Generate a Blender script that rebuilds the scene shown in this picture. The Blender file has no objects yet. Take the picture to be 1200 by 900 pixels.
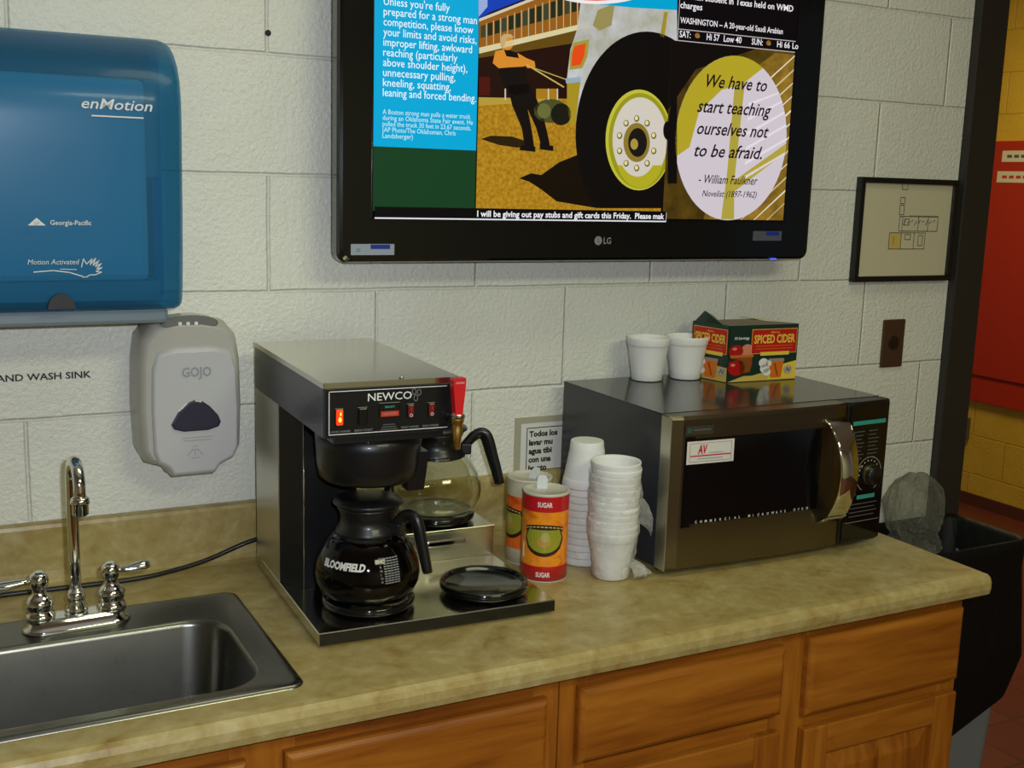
import bpy, bmesh, math, random
from mathutils import Vector, Matrix, Euler, noise
random.seed(4)
C = bpy.context.scene.collection
R = math.radians
# ---------------------------------------------------------------- camera
CAM = Vector((-0.54998, -1.98538, 1.59919)); YAW, PIT, ROL, FOC = 0.487788, -0.176589, 0.030091, 1339.46
cy, sy, cp, sp = math.cos(YAW), math.sin(YAW), math.cos(PIT), math.sin(PIT)
fw = Vector((sy*cp, cy*cp, sp)); r0 = Vector((cy, -sy, 0)); u0 = r0.cross(fw)
cr, sr = math.cos(ROL), math.sin(ROL)
rt = r0*cr + u0*sr; up = -r0*sr + u0*cr
cd = bpy.data.cameras.new('camera'); cam = bpy.data.objects.new('camera', cd); C.objects.link(cam)
cd.sensor_fit = 'HORIZONTAL'; cd.sensor_width = 36; cd.lens = 36*FOC/1200; cd.clip_start = .02
M = Matrix.Identity(4)
for i in range(3): M[i][0], M[i][1], M[i][2], M[i][3] = rt[i], up[i], -fw[i], CAM[i]
cam.matrix_world = M
bpy.context.scene.camera = cam
# ---------------------------------------------------------------- light
W = bpy.data.worlds.new('room_light'); bpy.context.scene.world = W; W.use_nodes = True
W.node_tree.nodes['Background'].inputs[0].default_value = (.80, .88, 1.0, 1); W.node_tree.nodes['Background'].inputs[1].default_value = .10
def area(name, loc, target, size, power, col, shape='RECTANGLE', sy_=None):
    l = bpy.data.lights.new(name, 'AREA'); l.energy = power; l.color = col; l.shape = shape; l.size = size; l.size_y = sy_ or size
    o = bpy.data.objects.new(name, l); C.objects.link(o); o.location = loc
    o.rotation_euler = (Vector(target)-Vector(loc)).to_track_quat('-Z', 'Y').to_euler(); return o
area('ceiling_fluorescent', (0.5, -.75, 2.66), (0.5, -.75, 0), 1.2, 5.5, (.97, 1, .64), sy_=.4)
area('far_ceiling_fluorescent', (.6, -2.9, 2.66), (.6, -2.9, 0), 1.2, 37, (.98, 1, .64), sy_=.6)
area('camera_flash', CAM + rt*.055 + up*.045 + fw*.02, (.35, 0, 1.35), .03, 14, (.88, .94, 1.05), sy_=.02)
area('hall_lamp', (3.0, 1.3, 2.6), (3.3, 1.4, 0), .8, 24, (1, .82, .42))
S = bpy.context.scene
S.view_settings.view_transform = 'Standard'; S.view_settings.look = 'None'; S.view_settings.exposure = 0; S.view_settings.gamma = 1
S.view_settings.use_curve_mapping = False
# ---------------------------------------------------------------- materials
def lin(c):
    return tuple(((v/255)/12.92 if v/255 <= .04045 else ((v/255+.055)/1.055)**2.4) for v in c) + (1,)
def mat(name, col, rough=.5, metal=0, spec=.5, coat=0, trans=0, alpha=1, emit=None, es=1, ior=1.45, aniso=0):
    m = bpy.data.materials.new(name); m.use_nodes = True; b = m.node_tree.nodes['Principled BSDF']
    b.inputs['Base Color'].default_value = lin(col); b.inputs['Roughness'].default_value = rough; b.inputs['Metallic'].default_value = metal
    b.inputs['Specular IOR Level'].default_value = spec; b.inputs['Coat Weight'].default_value = coat; b.inputs['Coat Roughness'].default_value = .08
    b.inputs['Transmission Weight'].default_value = trans; b.inputs['Alpha'].default_value = alpha; b.inputs['IOR'].default_value = ior
    b.inputs['Anisotropic'].default_value = aniso
    if emit: b.inputs['Emission Color'].default_value = lin(emit); b.inputs['Emission Strength'].default_value = es
    return m
class NT:
    def __init__(s, m): s.t = m.node_tree; s.b = s.t.nodes['Principled BSDF']
    def n(s, typ, **k):
        x = s.t.nodes.new(typ)
        for a, v in k.items(): setattr(x, a, v)
        return x
    def l(s, a, b): s.t.links.new(a, b)
    def coord(s, scale=(1,1,1), loc=(0,0,0), rot=(0,0,0), kind='Object'):
        c = s.n('ShaderNodeTexCoord'); mp = s.n('ShaderNodeMapping')
        mp.inputs['Scale'].default_value = scale; mp.inputs['Location'].default_value = loc; mp.inputs['Rotation'].default_value = rot
        s.l(c.outputs[kind], mp.inputs[0]); return mp.outputs[0]
    def noise(s, v, scale, detail=3, rough=.5, dist=0):
        x = s.n('ShaderNodeTexNoise'); x.inputs['Scale'].default_value = scale; x.inputs['Detail'].default_value = detail
        x.inputs['Roughness'].default_value = rough; x.inputs['Distortion'].default_value = dist; s.l(v, x.inputs['Vector']); return x.outputs['Fac']
    def ramp(s, f, stops):
        x = s.n('ShaderNodeValToRGB'); e = x.color_ramp.elements
        while len(e) < len(stops): e.new(.5)
        for q, (p, c) in zip(e, stops): q.position = p; q.color = lin(c)
        s.l(f, x.inputs[0]); return x.outputs[0]
    def math(s, op, a, b=0):
        x = s.n('ShaderNodeMath', operation=op)
        for i, v in enumerate((a, b)):
            if isinstance(v, (int, float)): x.inputs[i].default_value = v
            else: s.l(v, x.inputs[i])
        return x.outputs[0]
    def bump(s, h, strength=.5, dist=.01, prev=None):
        x = s.n('ShaderNodeBump'); x.inputs['Strength'].default_value = strength; x.inputs['Distance'].default_value = dist
        s.l(h, x.inputs['Height'])
        if prev: s.l(prev, x.inputs['Normal'])
        s.l(x.outputs[0], s.b.inputs['Normal']); return x.outputs[0]
BL = .2032; Z0 = 1.79881
def block_wall(name, col, col2, axis, off, zoff, mort=.0045):
    m = mat(name, col, .38, spec=.5); t = NT(m)
    c = t.n('ShaderNodeTexCoord'); sp_ = t.n('ShaderNodeSeparateXYZ'); t.l(c.outputs['Object'], sp_.inputs[0])
    cb = t.n('ShaderNodeCombineXYZ')
    t.l(t.math('ADD', sp_.outputs[axis], off), cb.inputs[0]); t.l(t.math('ADD', sp_.outputs[2], zoff), cb.inputs[1])
    # slightly wavy hand-tooled joints
    nz = t.n('ShaderNodeTexNoise'); nz.inputs['Scale'].default_value = 9; t.l(c.outputs['Object'], nz.inputs['Vector'])
    vm = t.n('ShaderNodeVectorMath', operation='MULTIPLY_ADD'); t.l(nz.outputs['Color'], vm.inputs[0]); vm.inputs[1].default_value = (.004, .004, 0); t.l(cb.outputs[0], vm.inputs[2])
    br = t.n('ShaderNodeTexBrick'); br.inputs['Scale'].default_value = 1; br.inputs['Brick Width'].default_value = 2*BL; br.inputs['Row Height'].default_value = BL
    br.inputs['Mortar Size'].default_value = mort; br.inputs['Mortar Smooth'].default_value = .9; br.offset = .5
    t.l(vm.outputs[0], br.inputs['Vector'])
    f = t.noise(c.outputs['Object'], 3.5, 4)
    t.l(t.ramp(f, [(.3, col), (.7, col2)]), t.b.inputs['Base Color'])
    n1 = t.noise(c.outputs['Object'], 120, 3, .6); n2 = t.noise(c.outputs['Object'], 26, 3, .6)
    h = t.math('ADD', t.math('MULTIPLY', n1, .0038), t.math('MULTIPLY', n2, .0022))
    h = t.math('ADD', h, t.math('MULTIPLY', br.outputs['Fac'], -.0034))
    t.bump(h, .9, 1.0)
    t.l(t.math('ADD', t.math('MULTIPLY', n1, .35), .17), t.b.inputs['Roughness'])
    return m
m_wall = block_wall('painted_block', (232, 233, 222), (224, 224, 212), 0, BL-.011-.002+20*BL, 20*BL-Z0-.002)
m_hallwall = block_wall('yellow_painted_block', (212, 176, 62), (200, 162, 50), 1, 20*BL, 20*BL-.57+.0, .004)
def plain(name, col, **k): return mat(name, col, **k)
m_shell = mat('shell_paint', (214, 212, 196), .6)
m_ceil = mat('ceiling_tile', (215, 212, 202), .9)
m_floor = mat('quarry_tile', (108, 52, 40), .45)
t = NT(m_floor); v = t.coord(); br = t.n('ShaderNodeTexBrick'); br.offset = 0; br.inputs['Scale'].default_value = 1; br.inputs['Brick Width'].default_value = .2; br.inputs['Row Height'].default_value = .2; br.inputs['Mortar Size'].default_value = .004
br.inputs['Color1'].default_value = lin((110, 52, 40)); br.inputs['Color2'].default_value = lin((98, 45, 34)); br.inputs['Mortar'].default_value = lin((70, 46, 38)); t.l(v, br.inputs['Vector']); t.l(br.outputs['Color'], t.b.inputs['Base Color'])
m_lam = mat('beige_laminate', (196, 178, 132), .34, spec=.45); t = NT(m_lam); v = t.coord()
f = t.math('ADD', t.math('MULTIPLY', t.noise(v, 11, 6, .62, 1.4), .65), t.math('MULTIPLY', t.noise(v, 48, 4, .6, .4), .35))
t.l(t.ramp(f, [(.28, (134, 106, 56)), (.42, (158, 137, 82)), (.54, (170, 153, 100)), (.70, (190, 174, 130))]), t.b.inputs['Base Color'])
t.bump(t.noise(v, 90, 2), .12, .002)
def wood(name, horiz, tint=1):
    m = mat(name, (176, 108, 46), .42, spec=.35); t = NT(m)
    v = t.coord(scale=(3, 40, 34) if horiz else (38, 40, 3)); f = t.noise(v, 1.0, 6, .6, .6)
    v2 = t.coord(scale=(1.0, 6, 9) if horiz else (9, 6, 1.0)); g = t.noise(v2, 1.6, 2, .5, 1.2)
    w = t.math('ADD', t.math('MULTIPLY', f, .6), t.math('MULTIPLY', g, .4))
    st = [(.32, (104, 52, 12)), (.44, (142, 80, 20)), (.55, (160, 96, 26)), (.7, (178, 114, 38))]
    t.l(t.ramp(w, [(p, tuple(c_*tint for c_ in c)) for p, c in st]), t.b.inputs['Base Color']); t.bump(f, .15, .002); return m
m_woodh, m_woodv = wood('oak_horizontal', True), wood('oak_vertical', False)
m_toe = mat('toe_kick', (50, 30, 18), .7)
def steel(name, col, rough, sc, var=.12):
    m = mat(name, col, rough, 1); t = NT(m); v = t.coord(scale=sc); n = t.noise(v, 1, 3, .6)
    t.l(t.math('ADD', t.math('MULTIPLY', n, var), rough-var/2), t.b.inputs['Roughness'])
    t.bump(n, .03, .0004); return m
m_steel = steel('brushed_steel', (206, 203, 192), .24, (6, 300, 300))
m_steelv = steel('brushed_steel_side', (206, 203, 190), .34, (300, 6, 300))
m_steeltop = steel('brushed_steel_top', (212, 210, 196), .17, (300, 8, 300), .06)
m_sink = steel('satin_steel', (128, 127, 121), .28, (25, 25, 25), .04)
m_door = steel('microwave_steel', (128, 118, 98), .30, (6, 300, 300))  # brownish reflection of the room put into the stainless door colour
m_chrome = mat('chrome', (225, 225, 222), .06, 1)
m_brass = mat('brass', (226, 190, 104), .30, 1)
m_blackp = mat('black_plastic', (17, 17, 18), .38, coat=.2)
m_gloss = mat('gloss_black', (9, 9, 10), .10, coat=.5)
m_blackm = mat('black_enamel', (20, 20, 21), .30)
m_dkmetal = mat('charcoal_paint_and_reflection', (46, 48, 56), .28, coat=.1); t = NT(m_dkmetal); t.bump(t.noise(t.coord(), 240, 2), .25, .001)  # oven's dark paint; on the brewer head, dark reflections put into the colour
m_mwtop = mat('dark_metal_top', (74, 74, 72), .13, .55)
m_jamb = mat('dark_brown_frame_paint', (44, 40, 36), .45)
m_brown = mat('brown_plastic', (74, 50, 34), .4)
m_slot = mat('socket_slot', (16, 12, 10), .6)
m_foam = mat('white_foam', (226, 226, 222), .55, spec=.3); m_foam.node_tree.nodes['Principled BSDF'].inputs['Subsurface Weight'].default_value = .0
t = NT(m_foam); t.bump(t.noise(t.coord(), 300, 2), .12, .001)
m_glass = mat('clear_glass', (250, 250, 238), .01, trans=1, ior=1.45)
m_coffee = mat('coffee', (8, 5, 4), .05, spec=.35)
m_white = mat('white_print', (225, 225, 220), .5); m_grey = mat('grey_print', (135, 135, 132), .5); m_dgrey = mat('dim_print', (84, 84, 82), .5)
m_ink = mat('black_print', (22, 22, 24), .5); m_red = mat('red_print', (196, 30, 36), .45); m_paper = mat('white_paper', (214, 214, 206), .5)
m_cream = mat('cream_paper', (206, 202, 176), .5)
m_teal = mat('teal_print', (52, 150, 138), .5)
m_redlever = mat('red_plastic', (205, 30, 34), .3, coat=.3)
m_lit = mat('lit_switch', (255, 40, 10), .3, emit=(255, 52, 20), es=1.6); m_litc = mat('lit_switch_core', (255, 200, 40), .3, emit=(255, 200, 60), es=2.5)
m_dullred = mat('unlit_red_switch', (110, 24, 20), .25, coat=.5); m_redlbl = mat('red_label', (196, 58, 38), .4); m_grnlbl = mat('green_label', (20, 50, 46), .4)
m_gojo = mat('grey_plastic', (176, 174, 166), .35); m_gojof = mat('light_grey_plastic', (190, 190, 192), .30, coat=.2); m_smoke = mat('smoked_window', (48, 46, 66), .22, coat=.5)
m_gojotxt = mat('embossed_grey', (150, 152, 158), .4)
m_lipgrey = mat('dispenser_grey', (120, 134, 140), .4)
# blue see-through plastic cover
m_blue = mat('translucent_blue_plastic', (48, 122, 168), .30, coat=.35); t = NT(m_blue)
tb = t.n('ShaderNodeBsdfTransparent'); tb.inputs[0].default_value = lin((132, 200, 232)); mx = t.n('ShaderNodeMixShader'); mx.inputs[0].default_value = .58
out = m_blue.node_tree.nodes['Material Output']; t.l(t.b.outputs[0], mx.inputs[1]); t.l(tb.outputs[0], mx.inputs[2]); t.l(mx.outputs[0], out.inputs[0])
# clear film
def film(name, col, k, rough=.18, sc=40, bs=.7, bd=.02):
    m = mat(name, col, rough, spec=.8); t = NT(m)
    tb = t.n('ShaderNodeBsdfTransparent'); tb.inputs[0].default_value = (.97, .97, .97, 1); mx = t.n('ShaderNodeMixShader')
    n = t.noise(t.coord(), sc, 5, .65, 1.5); t.bump(n, bs, bd)
    fr = t.n('ShaderNodeLayerWeight'); fr.inputs[0].default_value = .35
    g = t.math('ADD', t.math('MULTIPLY', fr.outputs['Facing'], .45), t.math('ADD', t.math('MULTIPLY', n, .5), k-.25))
    t.l(t.math('MINIMUM', t.math('MAXIMUM', g, 0), 1), mx.inputs[0])
    t.l(tb.outputs[0], mx.inputs[1]); t.l(t.b.outputs[0], mx.inputs[2]); t.l(mx.outputs[0], m.node_tree.nodes['Material Output'].inputs[0]); return m
m_film = film('clear_film', (246, 246, 240), .14, rough=.2, sc=32, bs=1, bd=.012)
m_bagfilm = film('grey_clear_film', (176, 174, 158), .34, rough=.2, sc=60, bs=1, bd=.05)
m_trash = mat('black_bin_liner', (9, 9, 10), .6, spec=.3); t = NT(m_trash); t.bump(t.noise(t.coord(scale=(1.5, 1.5, .5)), 14, 3, .6, .8), .4, .015)
m_bin = mat('grey_bin_plastic', (118, 122, 128), .5)
m_redwall = mat('red_gloss_paint', (170, 46, 20), .4); m_tv = mat('piano_black', (9, 9, 10), .12, coat=.3)
m_screenglass = mat('screen_black', (4, 4, 5), .25)
_em = {}
def em(c, s=1.0):
    k = (c, s)
    if k not in _em:
        m = mat('screen_colour', (0, 0, 0), .35, spec=.2, emit=c, es=s); _em[k] = m
    return _em[k]
def emnoise(c1, c2, scale, sx=1, sz=1, rot=0):
    m = mat('screen_colour', (0, 0, 0), .35, spec=.2, emit=c1); t = NT(m)
    v = t.coord(scale=(sx, 1, sz), rot=(0, rot, 0)); t.l(t.ramp(t.noise(v, scale, 5, .6), [(.35, c1), (.65, c2)]), t.b.inputs['Emission Color']); return m
# ---------------------------------------------------------------- mesh builder
_fonts = {}
class MB:
    def __init__(s): s.bm = bmesh.new(); s.m = []
    def mi(s, m):
        if m not in s.m: s.m.append(m)
        return s.m.index(m)
    def _tag(s, verts, m, smooth=False, mtx=None):
        i = s.mi(m); vs = set(verts)
        if mtx is not None:
            for v in vs: v.co = mtx @ v.co
        for v in vs:
            for f in v.link_faces: f.material_index = i; f.smooth = smooth
    def box(s, a, b, m, bev=0, seg=2, mtx=None):
        a, b = Vector(a), Vector(b); tmp = bmesh.new(); bmesh.ops.create_cube(tmp, size=1)
        for v in tmp.verts: v.co = Vector([(a[i]+b[i])/2 + v.co[i]*(b[i]-a[i]) for i in range(3)])
        if bev: bmesh.ops.bevel(tmp, geom=list(tmp.edges), offset=bev, segments=seg, profile=.5, affect='EDGES')
        s.merge(tmp, m, False, mtx)
        return s
    def merge(s, tmp, m, smooth, mtx=None):
        i = s.mi(m); mp = {}
        for v in tmp.verts: mp[v] = s.bm.verts.new(mtx @ v.co if mtx is not None else v.co)
        for f in tmp.faces:
            g = s.bm.faces.new([mp[v] for v in f.verts]); g.material_index = i; g.smooth = smooth
        tmp.free()
    def rings(s, rs, m, close=True, cap0=True, cap1=True, smooth=True, mtx=None):
        i = s.mi(m); V = [[s.bm.verts.new(mtx @ Vector(p) if mtx is not None else Vector(p)) for p in r] for r in rs]
        n = len(rs[0])
        for a, b in zip(V, V[1:]):
            for k in range(n if close else n-1):
                try: f = s.bm.faces.new((a[k], a[(k+1) % n], b[(k+1) % n], b[k]))
                except ValueError: continue
                f.material_index = i; f.smooth = smooth
        for c, r in ((cap0, V[0]), (cap1, V[-1])):
            if c:
                f = s.bm.faces.new(r); f.material_index = i; f.smooth = False
        return s
    def lathe(s, prof, c, m, n=48, cap0=True, cap1=True, smooth=True, mtx=None):
        return s.rings([[(c[0]+r*math.cos(2*math.pi*k/n), c[1]+r*math.sin(2*math.pi*k/n), c[2]+z) for k in range(n)] for r, z in prof], m, True, cap0, cap1, smooth, mtx)
    def tube(s, pts, rad, m, n=16, caps=True, flat=1.0, mtx=None):
        pts = [Vector(p) for p in pts]; rad = rad if isinstance(rad, (list, tuple)) else [rad]*len(pts); rs = []; prev = None
        for k, p in enumerate(pts):
            d = (pts[min(k+1, len(pts)-1)] - pts[max(k-1, 0)]).normalized()
            if prev is None: a = d.orthogonal().normalized()
            else: a = (prev - d*prev.dot(d)).normalized()
            prev = a; b = d.cross(a)
            rs.append([p + (a*math.cos(2*math.pi*j/n) + b*math.sin(2*math.pi*j/n)*flat)*rad[k] for j in range(n)])
        return s.rings(rs, m, True, caps, caps, True, mtx)
    def poly(s, pts, m, fn=None):
        vs = [s.bm.verts.new(fn(*p) if fn else Vector(p)) for p in pts]
        f = s.bm.faces.new(vs); f.material_index = s.mi(m); f.smooth = False; return s
    def prism(s, pts, a, b, m, axis='y', bev=0, mtx=None):   # pts in the plane across the axis
        def P(u, v, w): return {'y': (u, w, v), 'z': (u, v, w), 'x': (w, u, v)}[axis]
        tmp = bmesh.new(); A = [tmp.verts.new(P(u, v, a)) for u, v in pts]; B = [tmp.verts.new(P(u, v, b)) for u, v in pts]
        tmp.faces.new(A); tmp.faces.new(B[::-1]); n = len(pts)
        for k in range(n): tmp.faces.new((A[k], B[k], B[(k+1) % n], A[(k+1) % n]))
        bmesh.ops.recalc_face_normals(tmp, faces=tmp.faces)
        if bev: bmesh.ops.bevel(tmp, geom=list(tmp.edges), offset=bev, segments=2, profile=.5, affect='EDGES')
        s.merge(tmp, m, False, mtx); return s
    def text(s, txt, fn, m, width=None, height=None, shear=0, x=0, y=0, align='LEFT', bold=0, sub=0, maxw=None):
        """lettering mapped by fn(u, v) -> point; u, v in metres"""
        cu = bpy.data.curves.new('t', 'FONT'); cu.body = txt; cu.size = 1; cu.shear = shear; cu.offset = bold; cu.resolution_u = 2
        o = bpy.data.objects.new('t', cu); C.objects.link(o); dg = bpy.context.evaluated_depsgraph_get(); dg.update()
        me = bpy.data.meshes.new_from_object(o.evaluated_get(dg)); bpy.data.objects.remove(o); bpy.data.curves.remove(cu)
        if not me.vertices: return s
        xs = [v.co.x for v in me.vertices]; ys = [v.co.y for v in me.vertices]; x0, x1 = min(xs), max(xs)
        cap = .729
        sx = (width/(x1-x0)) if width else None; sz = (height/cap) if height else sx
        if sx is None: sx = sz
        ox = {'LEFT': 0, 'CENTER': -(x1-x0)*sx/2, 'RIGHT': -(x1-x0)*sx}[align]
        i = s.mi(m); V = [s.bm.verts.new(fn(x + ox + (v.co.x-x0)*sx, y + v.co.y*sz)) for v in me.vertices]
        for p in me.polygons:
            try: f = s.bm.faces.new([V[k] for k in p.vertices])
            except ValueError: continue
            f.material_index = i; f.smooth = False
        bpy.data.meshes.remove(me); return s
    def build(s, name, parent=None, recalc=True, autosm=None):
        if recalc: bmesh.ops.recalc_face_normals(s.bm, faces=s.bm.faces)
        me = bpy.data.meshes.new(name); s.bm.to_mesh(me); s.bm.free()
        for m in s.m: me.materials.append(m)
        o = bpy.data.objects.new(name, me); C.objects.link(o)
        if parent: o.parent = parent
        return o
def tag(o, label, cat, group=None, kind=None):
    if label: o['label'] = label
    if cat: o['category'] = cat
    if group: o['group'] = group
    if kind: o['kind'] = kind
    return o
def thing(name, label, cat, loc=(0, 0, 0), rz=0, group=None):
    o = bpy.data.objects.new(name, None); C.objects.link(o); o.location = loc; o.rotation_euler = (0, 0, rz); o.empty_display_size = .05
    return tag(o, label, cat, group)
def struct(o): o['kind'] = 'structure'; return o
def wrap(xc, yc, zc, rfun, ang0, eps=.0006):     # lettering around an upright round body; u to the viewer's right
    def f(u, v):
        r = rfun(v) + eps; a = ang0 + u/rfun(v); return Vector((xc + r*math.cos(a), yc + r*math.sin(a), zc + v))
    return f
def flat(o, right=(1, 0, 0), upv=(0, 0, 1)):
    o, right, upv = Vector(o), Vector(right), Vector(upv)
    return lambda u, v: o + right*u + upv*v
def rrect(x0, x1, y0, y1, r, n=6):
    p = []
    for cx_, cy_, a in ((x1-r, y1-r, 0), (x0+r, y1-r, 90), (x0+r, y0+r, 180), (x1-r, y0+r, 270)):
        for k in range(n+1):
            t_ = R(a+90*k/n); p.append((cx_+r*math.cos(t_), cy_+r*math.sin(t_)))
    return p
def interp(prof, z):
    for (r1, z1), (r2, z2) in zip(prof, prof[1:]):
        if min(z1, z2) <= z <= max(z1, z2) and z1 != z2: return r1 + (r2-r1)*(z-z1)/(z2-z1)
    return prof[-1][0]
def ell(cx_, cy_, rx, ry, n=40, a0=0, a1=360): return [(cx_+rx*math.cos(R(a0+(a1-a0)*k/n)), cy_+ry*math.sin(R(a0+(a1-a0)*k/n))) for k in range(n + (a1-a0 < 360))]

# ================================================================ SETTING
ZC = .9139; XE = 1.174
b = MB(); b.box((-3.2, 0, 0), (1.706, .20, 2.7), m_wall); struct(b.build('wall_back'))
b = MB(); b.box((2.75, 0, 0), (4.3, .20, 2.7), m_wall); struct(b.build('wall_back_right'))
b = MB(); b.box((4.3, -3.4, 0), (4.5, 5.5, 2.7), m_hallwall); struct(b.build('wall_right'))
b = MB(); b.box((1.5, 5.3, 0), (4.3, 5.5, 2.7), m_hallwall); struct(b.build('wall_hall_end'))
b = MB(); b.box((-3.2, -4.6, -.1), (4.5, 5.5, 0), m_floor); struct(b.build('floor'))
b = MB(); b.box((-3.4, -4.6, 0), (-3.2, .2, 2.7), m_shell); struct(b.build('wall_left'))
b = MB(); b.box((-3.4, -4.8, 0), (4.5, -4.6, 2.7), m_shell); struct(b.build('wall_front'))
b = MB(); b.box((-3.2, -4.6, 2.7), (4.5, 5.5, 2.8), m_ceil); struct(b.build('ceiling'))
b = MB(); b.box((4.285, -3.4, 0), (4.3, 5.3, .06), mat('brown_cove_base', (84, 44, 30), .5)); struct(b.build('baseboard_right'))
# opening to the hall: dark steel frame
b = MB(); b.box((1.706, -.022, 0), (1.80, .0, 2.13), m_jamb, .003); b.box((1.706, 0, 0), (1.722, .20, 2.13), m_jamb); b.box((1.722, .10, 0), (1.80, .20, 2.13), m_jamb)
b.box((2.66, -.022, 0), (2.75, .20, 2.13), m_jamb); b.box((1.706, -.022, 2.13), (2.75, .20, 2.22), m_jamb)
struct(b.build('door_1'))
b = MB(); b.box((1.706, 0, 2.22), (2.75, .2, 2.7), m_wall); struct(b.build('wall_over_door'))
# black screw anchor in the mortar joint
b = MB(); b.lathe([(.0048, 0), (.0052, .0015), (.0025, .003)], (0, 0, 0), m_ink, 20, mtx=Matrix.Translation((.013, 0, 1.833)) @ Matrix.Rotation(R(90), 4, 'X'))
tag(b.build('wall_anchor'), 'small round black anchor in the wall joint left of the television', 'wall anchor')
# lettering on the wall
b = MB(); b.text('HAND WASH SINK', flat((-.291, -.0012, 1.2545)), m_ink, width=.157, height=.0115, align='RIGHT', bold=.02)
tag(b.build('wall_lettering'), 'black capital lettering stuck on the white block wall under the blue dispenser', 'lettering')

# ================================================================ COUNTER AND CABINETS
prof = [(0, .038)]  # (y, z) profile of the laminate top with a rolled nose and a coved backsplash
pr = [(-.001, ZC-.038), (-.600, ZC-.038), (-.612, ZC-.041), (-.626, ZC-.041)]
for k in range(7): a = R(-90+180*k/6 if 0 else 0); 
pr += [(-.6335, ZC-.036), (-.636, ZC-.026), (-.6355, ZC-.014), (-.632, ZC-.006), (-.625, ZC-.0015), (-.613, ZC)]
pr += [(-.040, ZC), (-.030, ZC+.003), (-.023, ZC+.010), (-.021, ZC+.020), (-.0205, ZC+.094), (-.0185, ZC+.1000), (-.014, ZC+.1020), (-.001, ZC+.1020)]
b = MB(); XL = -1.25
b.rings([[(x, y, z) for y, z in pr] for x in (XL, XE-.004)] + [[(XE, -.001+(y+.001)*.997, z if abs(z-ZC) > 1e-6 and z > ZC-.03 and z < ZC else (z-.002 if z >= ZC else z)) for y, z in pr]], m_lam, smooth=False)
top = b.build('worktop')
bc = MB(); bc.prism(rrect(-.592, -.113, -.566, -.196, .02), ZC-.2, ZC+.05, m_lam, axis='z'); cut = bc.build('cut')
md = top.modifiers.new('b', 'BOOLEAN'); md.operation = 'DIFFERENCE'; md.object = cut; md.solver = 'EXACT'
dg = bpy.context.evaluated_depsgraph_get(); dg.update(); me = bpy.data.meshes.new_from_object(top.evaluated_get(dg)); top.modifiers.clear(); top.data = me; me.name = 'worktop'
bpy.data.objects.remove(cut)
tag(top, 'long mottled beige laminate worktop with rolled front edge and backsplash', 'worktop')

FY = -.594
def cabinet(name, label, x0, x1, items, endpanel=False):
    t = thing(name, label, 'cabinet', (0, 0, 0), group=None)
    zt = ZC-.041-.0015; b = MB()
    b.box((x0, FY+.018, .11), (x0+.016, -.012, zt), m_woodv); b.box((x1-.016, FY+.018, .11), (x1, -.012, zt), m_woodv)
    b.box((x0+.016, FY+.018, .11), (x1-.016, -.012, .126), m_woodh); b.box((x0+.016, -.020, .126), (x1-.016, -.012, zt), m_woodv)
    b.box((x0, FY+.08, 0), (x1, FY+.095, .11), m_toe); b.box((x0, FY+.095, 0), (x0+.016, -.012, .11), m_toe); b.box((x1-.016, FY+.095, 0), (x1, -.012, .11), m_toe)
    b.build('body', t)
    # face frame: stiles and rails
    xs = items['stiles']; b = MB()
    for a, c in xs: b.box((a, FY, .11), (c, FY+.018, zt), m_woodv, .0008, 1)
    for (a, c), (d, e) in zip(xs, xs[1:]):
        for z1, z2 in ((.11, .150), (.678, .712), (.835, zt)): b.box((c, FY+.0006, z1), (d, FY+.018, z2), m_woodh)
    b.build('face_frame', t)
    for kind, a, c, z1, z2 in items['fronts']:
        b = MB()
        if kind == 'drawer':
            b.rings([[(x, y, z) for x, z in ((a+i, z1+i), (c-i, z1+i), (c-i, z2-i), (a+i, z2-i))] for y, i in ((FY-.0005, 0), (FY-.012, 0), (FY-.0155, .002), (FY-.0185, .007), (FY-.0195, .010))], m_woodh, smooth=False)
            b.build('drawer_front', t)
        else:
            w = .055; d0, d1 = FY-.0005, FY-.0185
            b.box((a, d1, z1), (a+w, d0, z2), m_woodv, .003); b.box((c-w, d1, z1), (c, d0, z2), m_woodv, .003)
            b.box((a+w-.001, d1+.0004, z2-w), (c-w+.001, d0, z2), m_woodh, .003); b.box((a+w-.001, d1+.0004, z1), (c-w+.001, d0, z1+w), m_woodh, .003)
            A = (a+w, c-w, z1+w, z2-w)
            b.rings([[(x, y, z) for x, z in ((A[0]+i, A[2]+i), (A[1]-i, A[2]+i), (A[1]-i, A[3]-i), (A[0]+i, A[3]-i))] for y, i in ((FY-.003, -.002), (FY-.007, .004), (FY-.008, .008), (FY-.016, .034), (FY-.0165, .036))], m_woodv, smooth=False)
            b.build('door', t)
    return t
cabinet('sink_cabinet', 'oak base cabinet under the stainless sink with false drawer fronts', -.700, .284,
        {'stiles': [(-.700, -.655), (-.215, -.125), (.238, .284)], 'fronts': [('drawer', -.665, -.195, .722, .840), ('drawer', -.143, .258, .722, .840), ('door', -.665, -.195, .135, .692), ('door', -.143, .258, .135, .692)]})
cabinet('drawer_cabinet', 'oak base cabinet at the right end under the microwave with two drawers', .286, 1.150,
        {'stiles': [(.286, .335), (.700, .780), (1.105, 1.150)], 'fronts': [('drawer', .314, .714, .722, .845), ('drawer', .768, 1.138, .708, .848), ('door', .314, .714, .135, .692), ('door', .768, 1.138, .135, .684)]})

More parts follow.
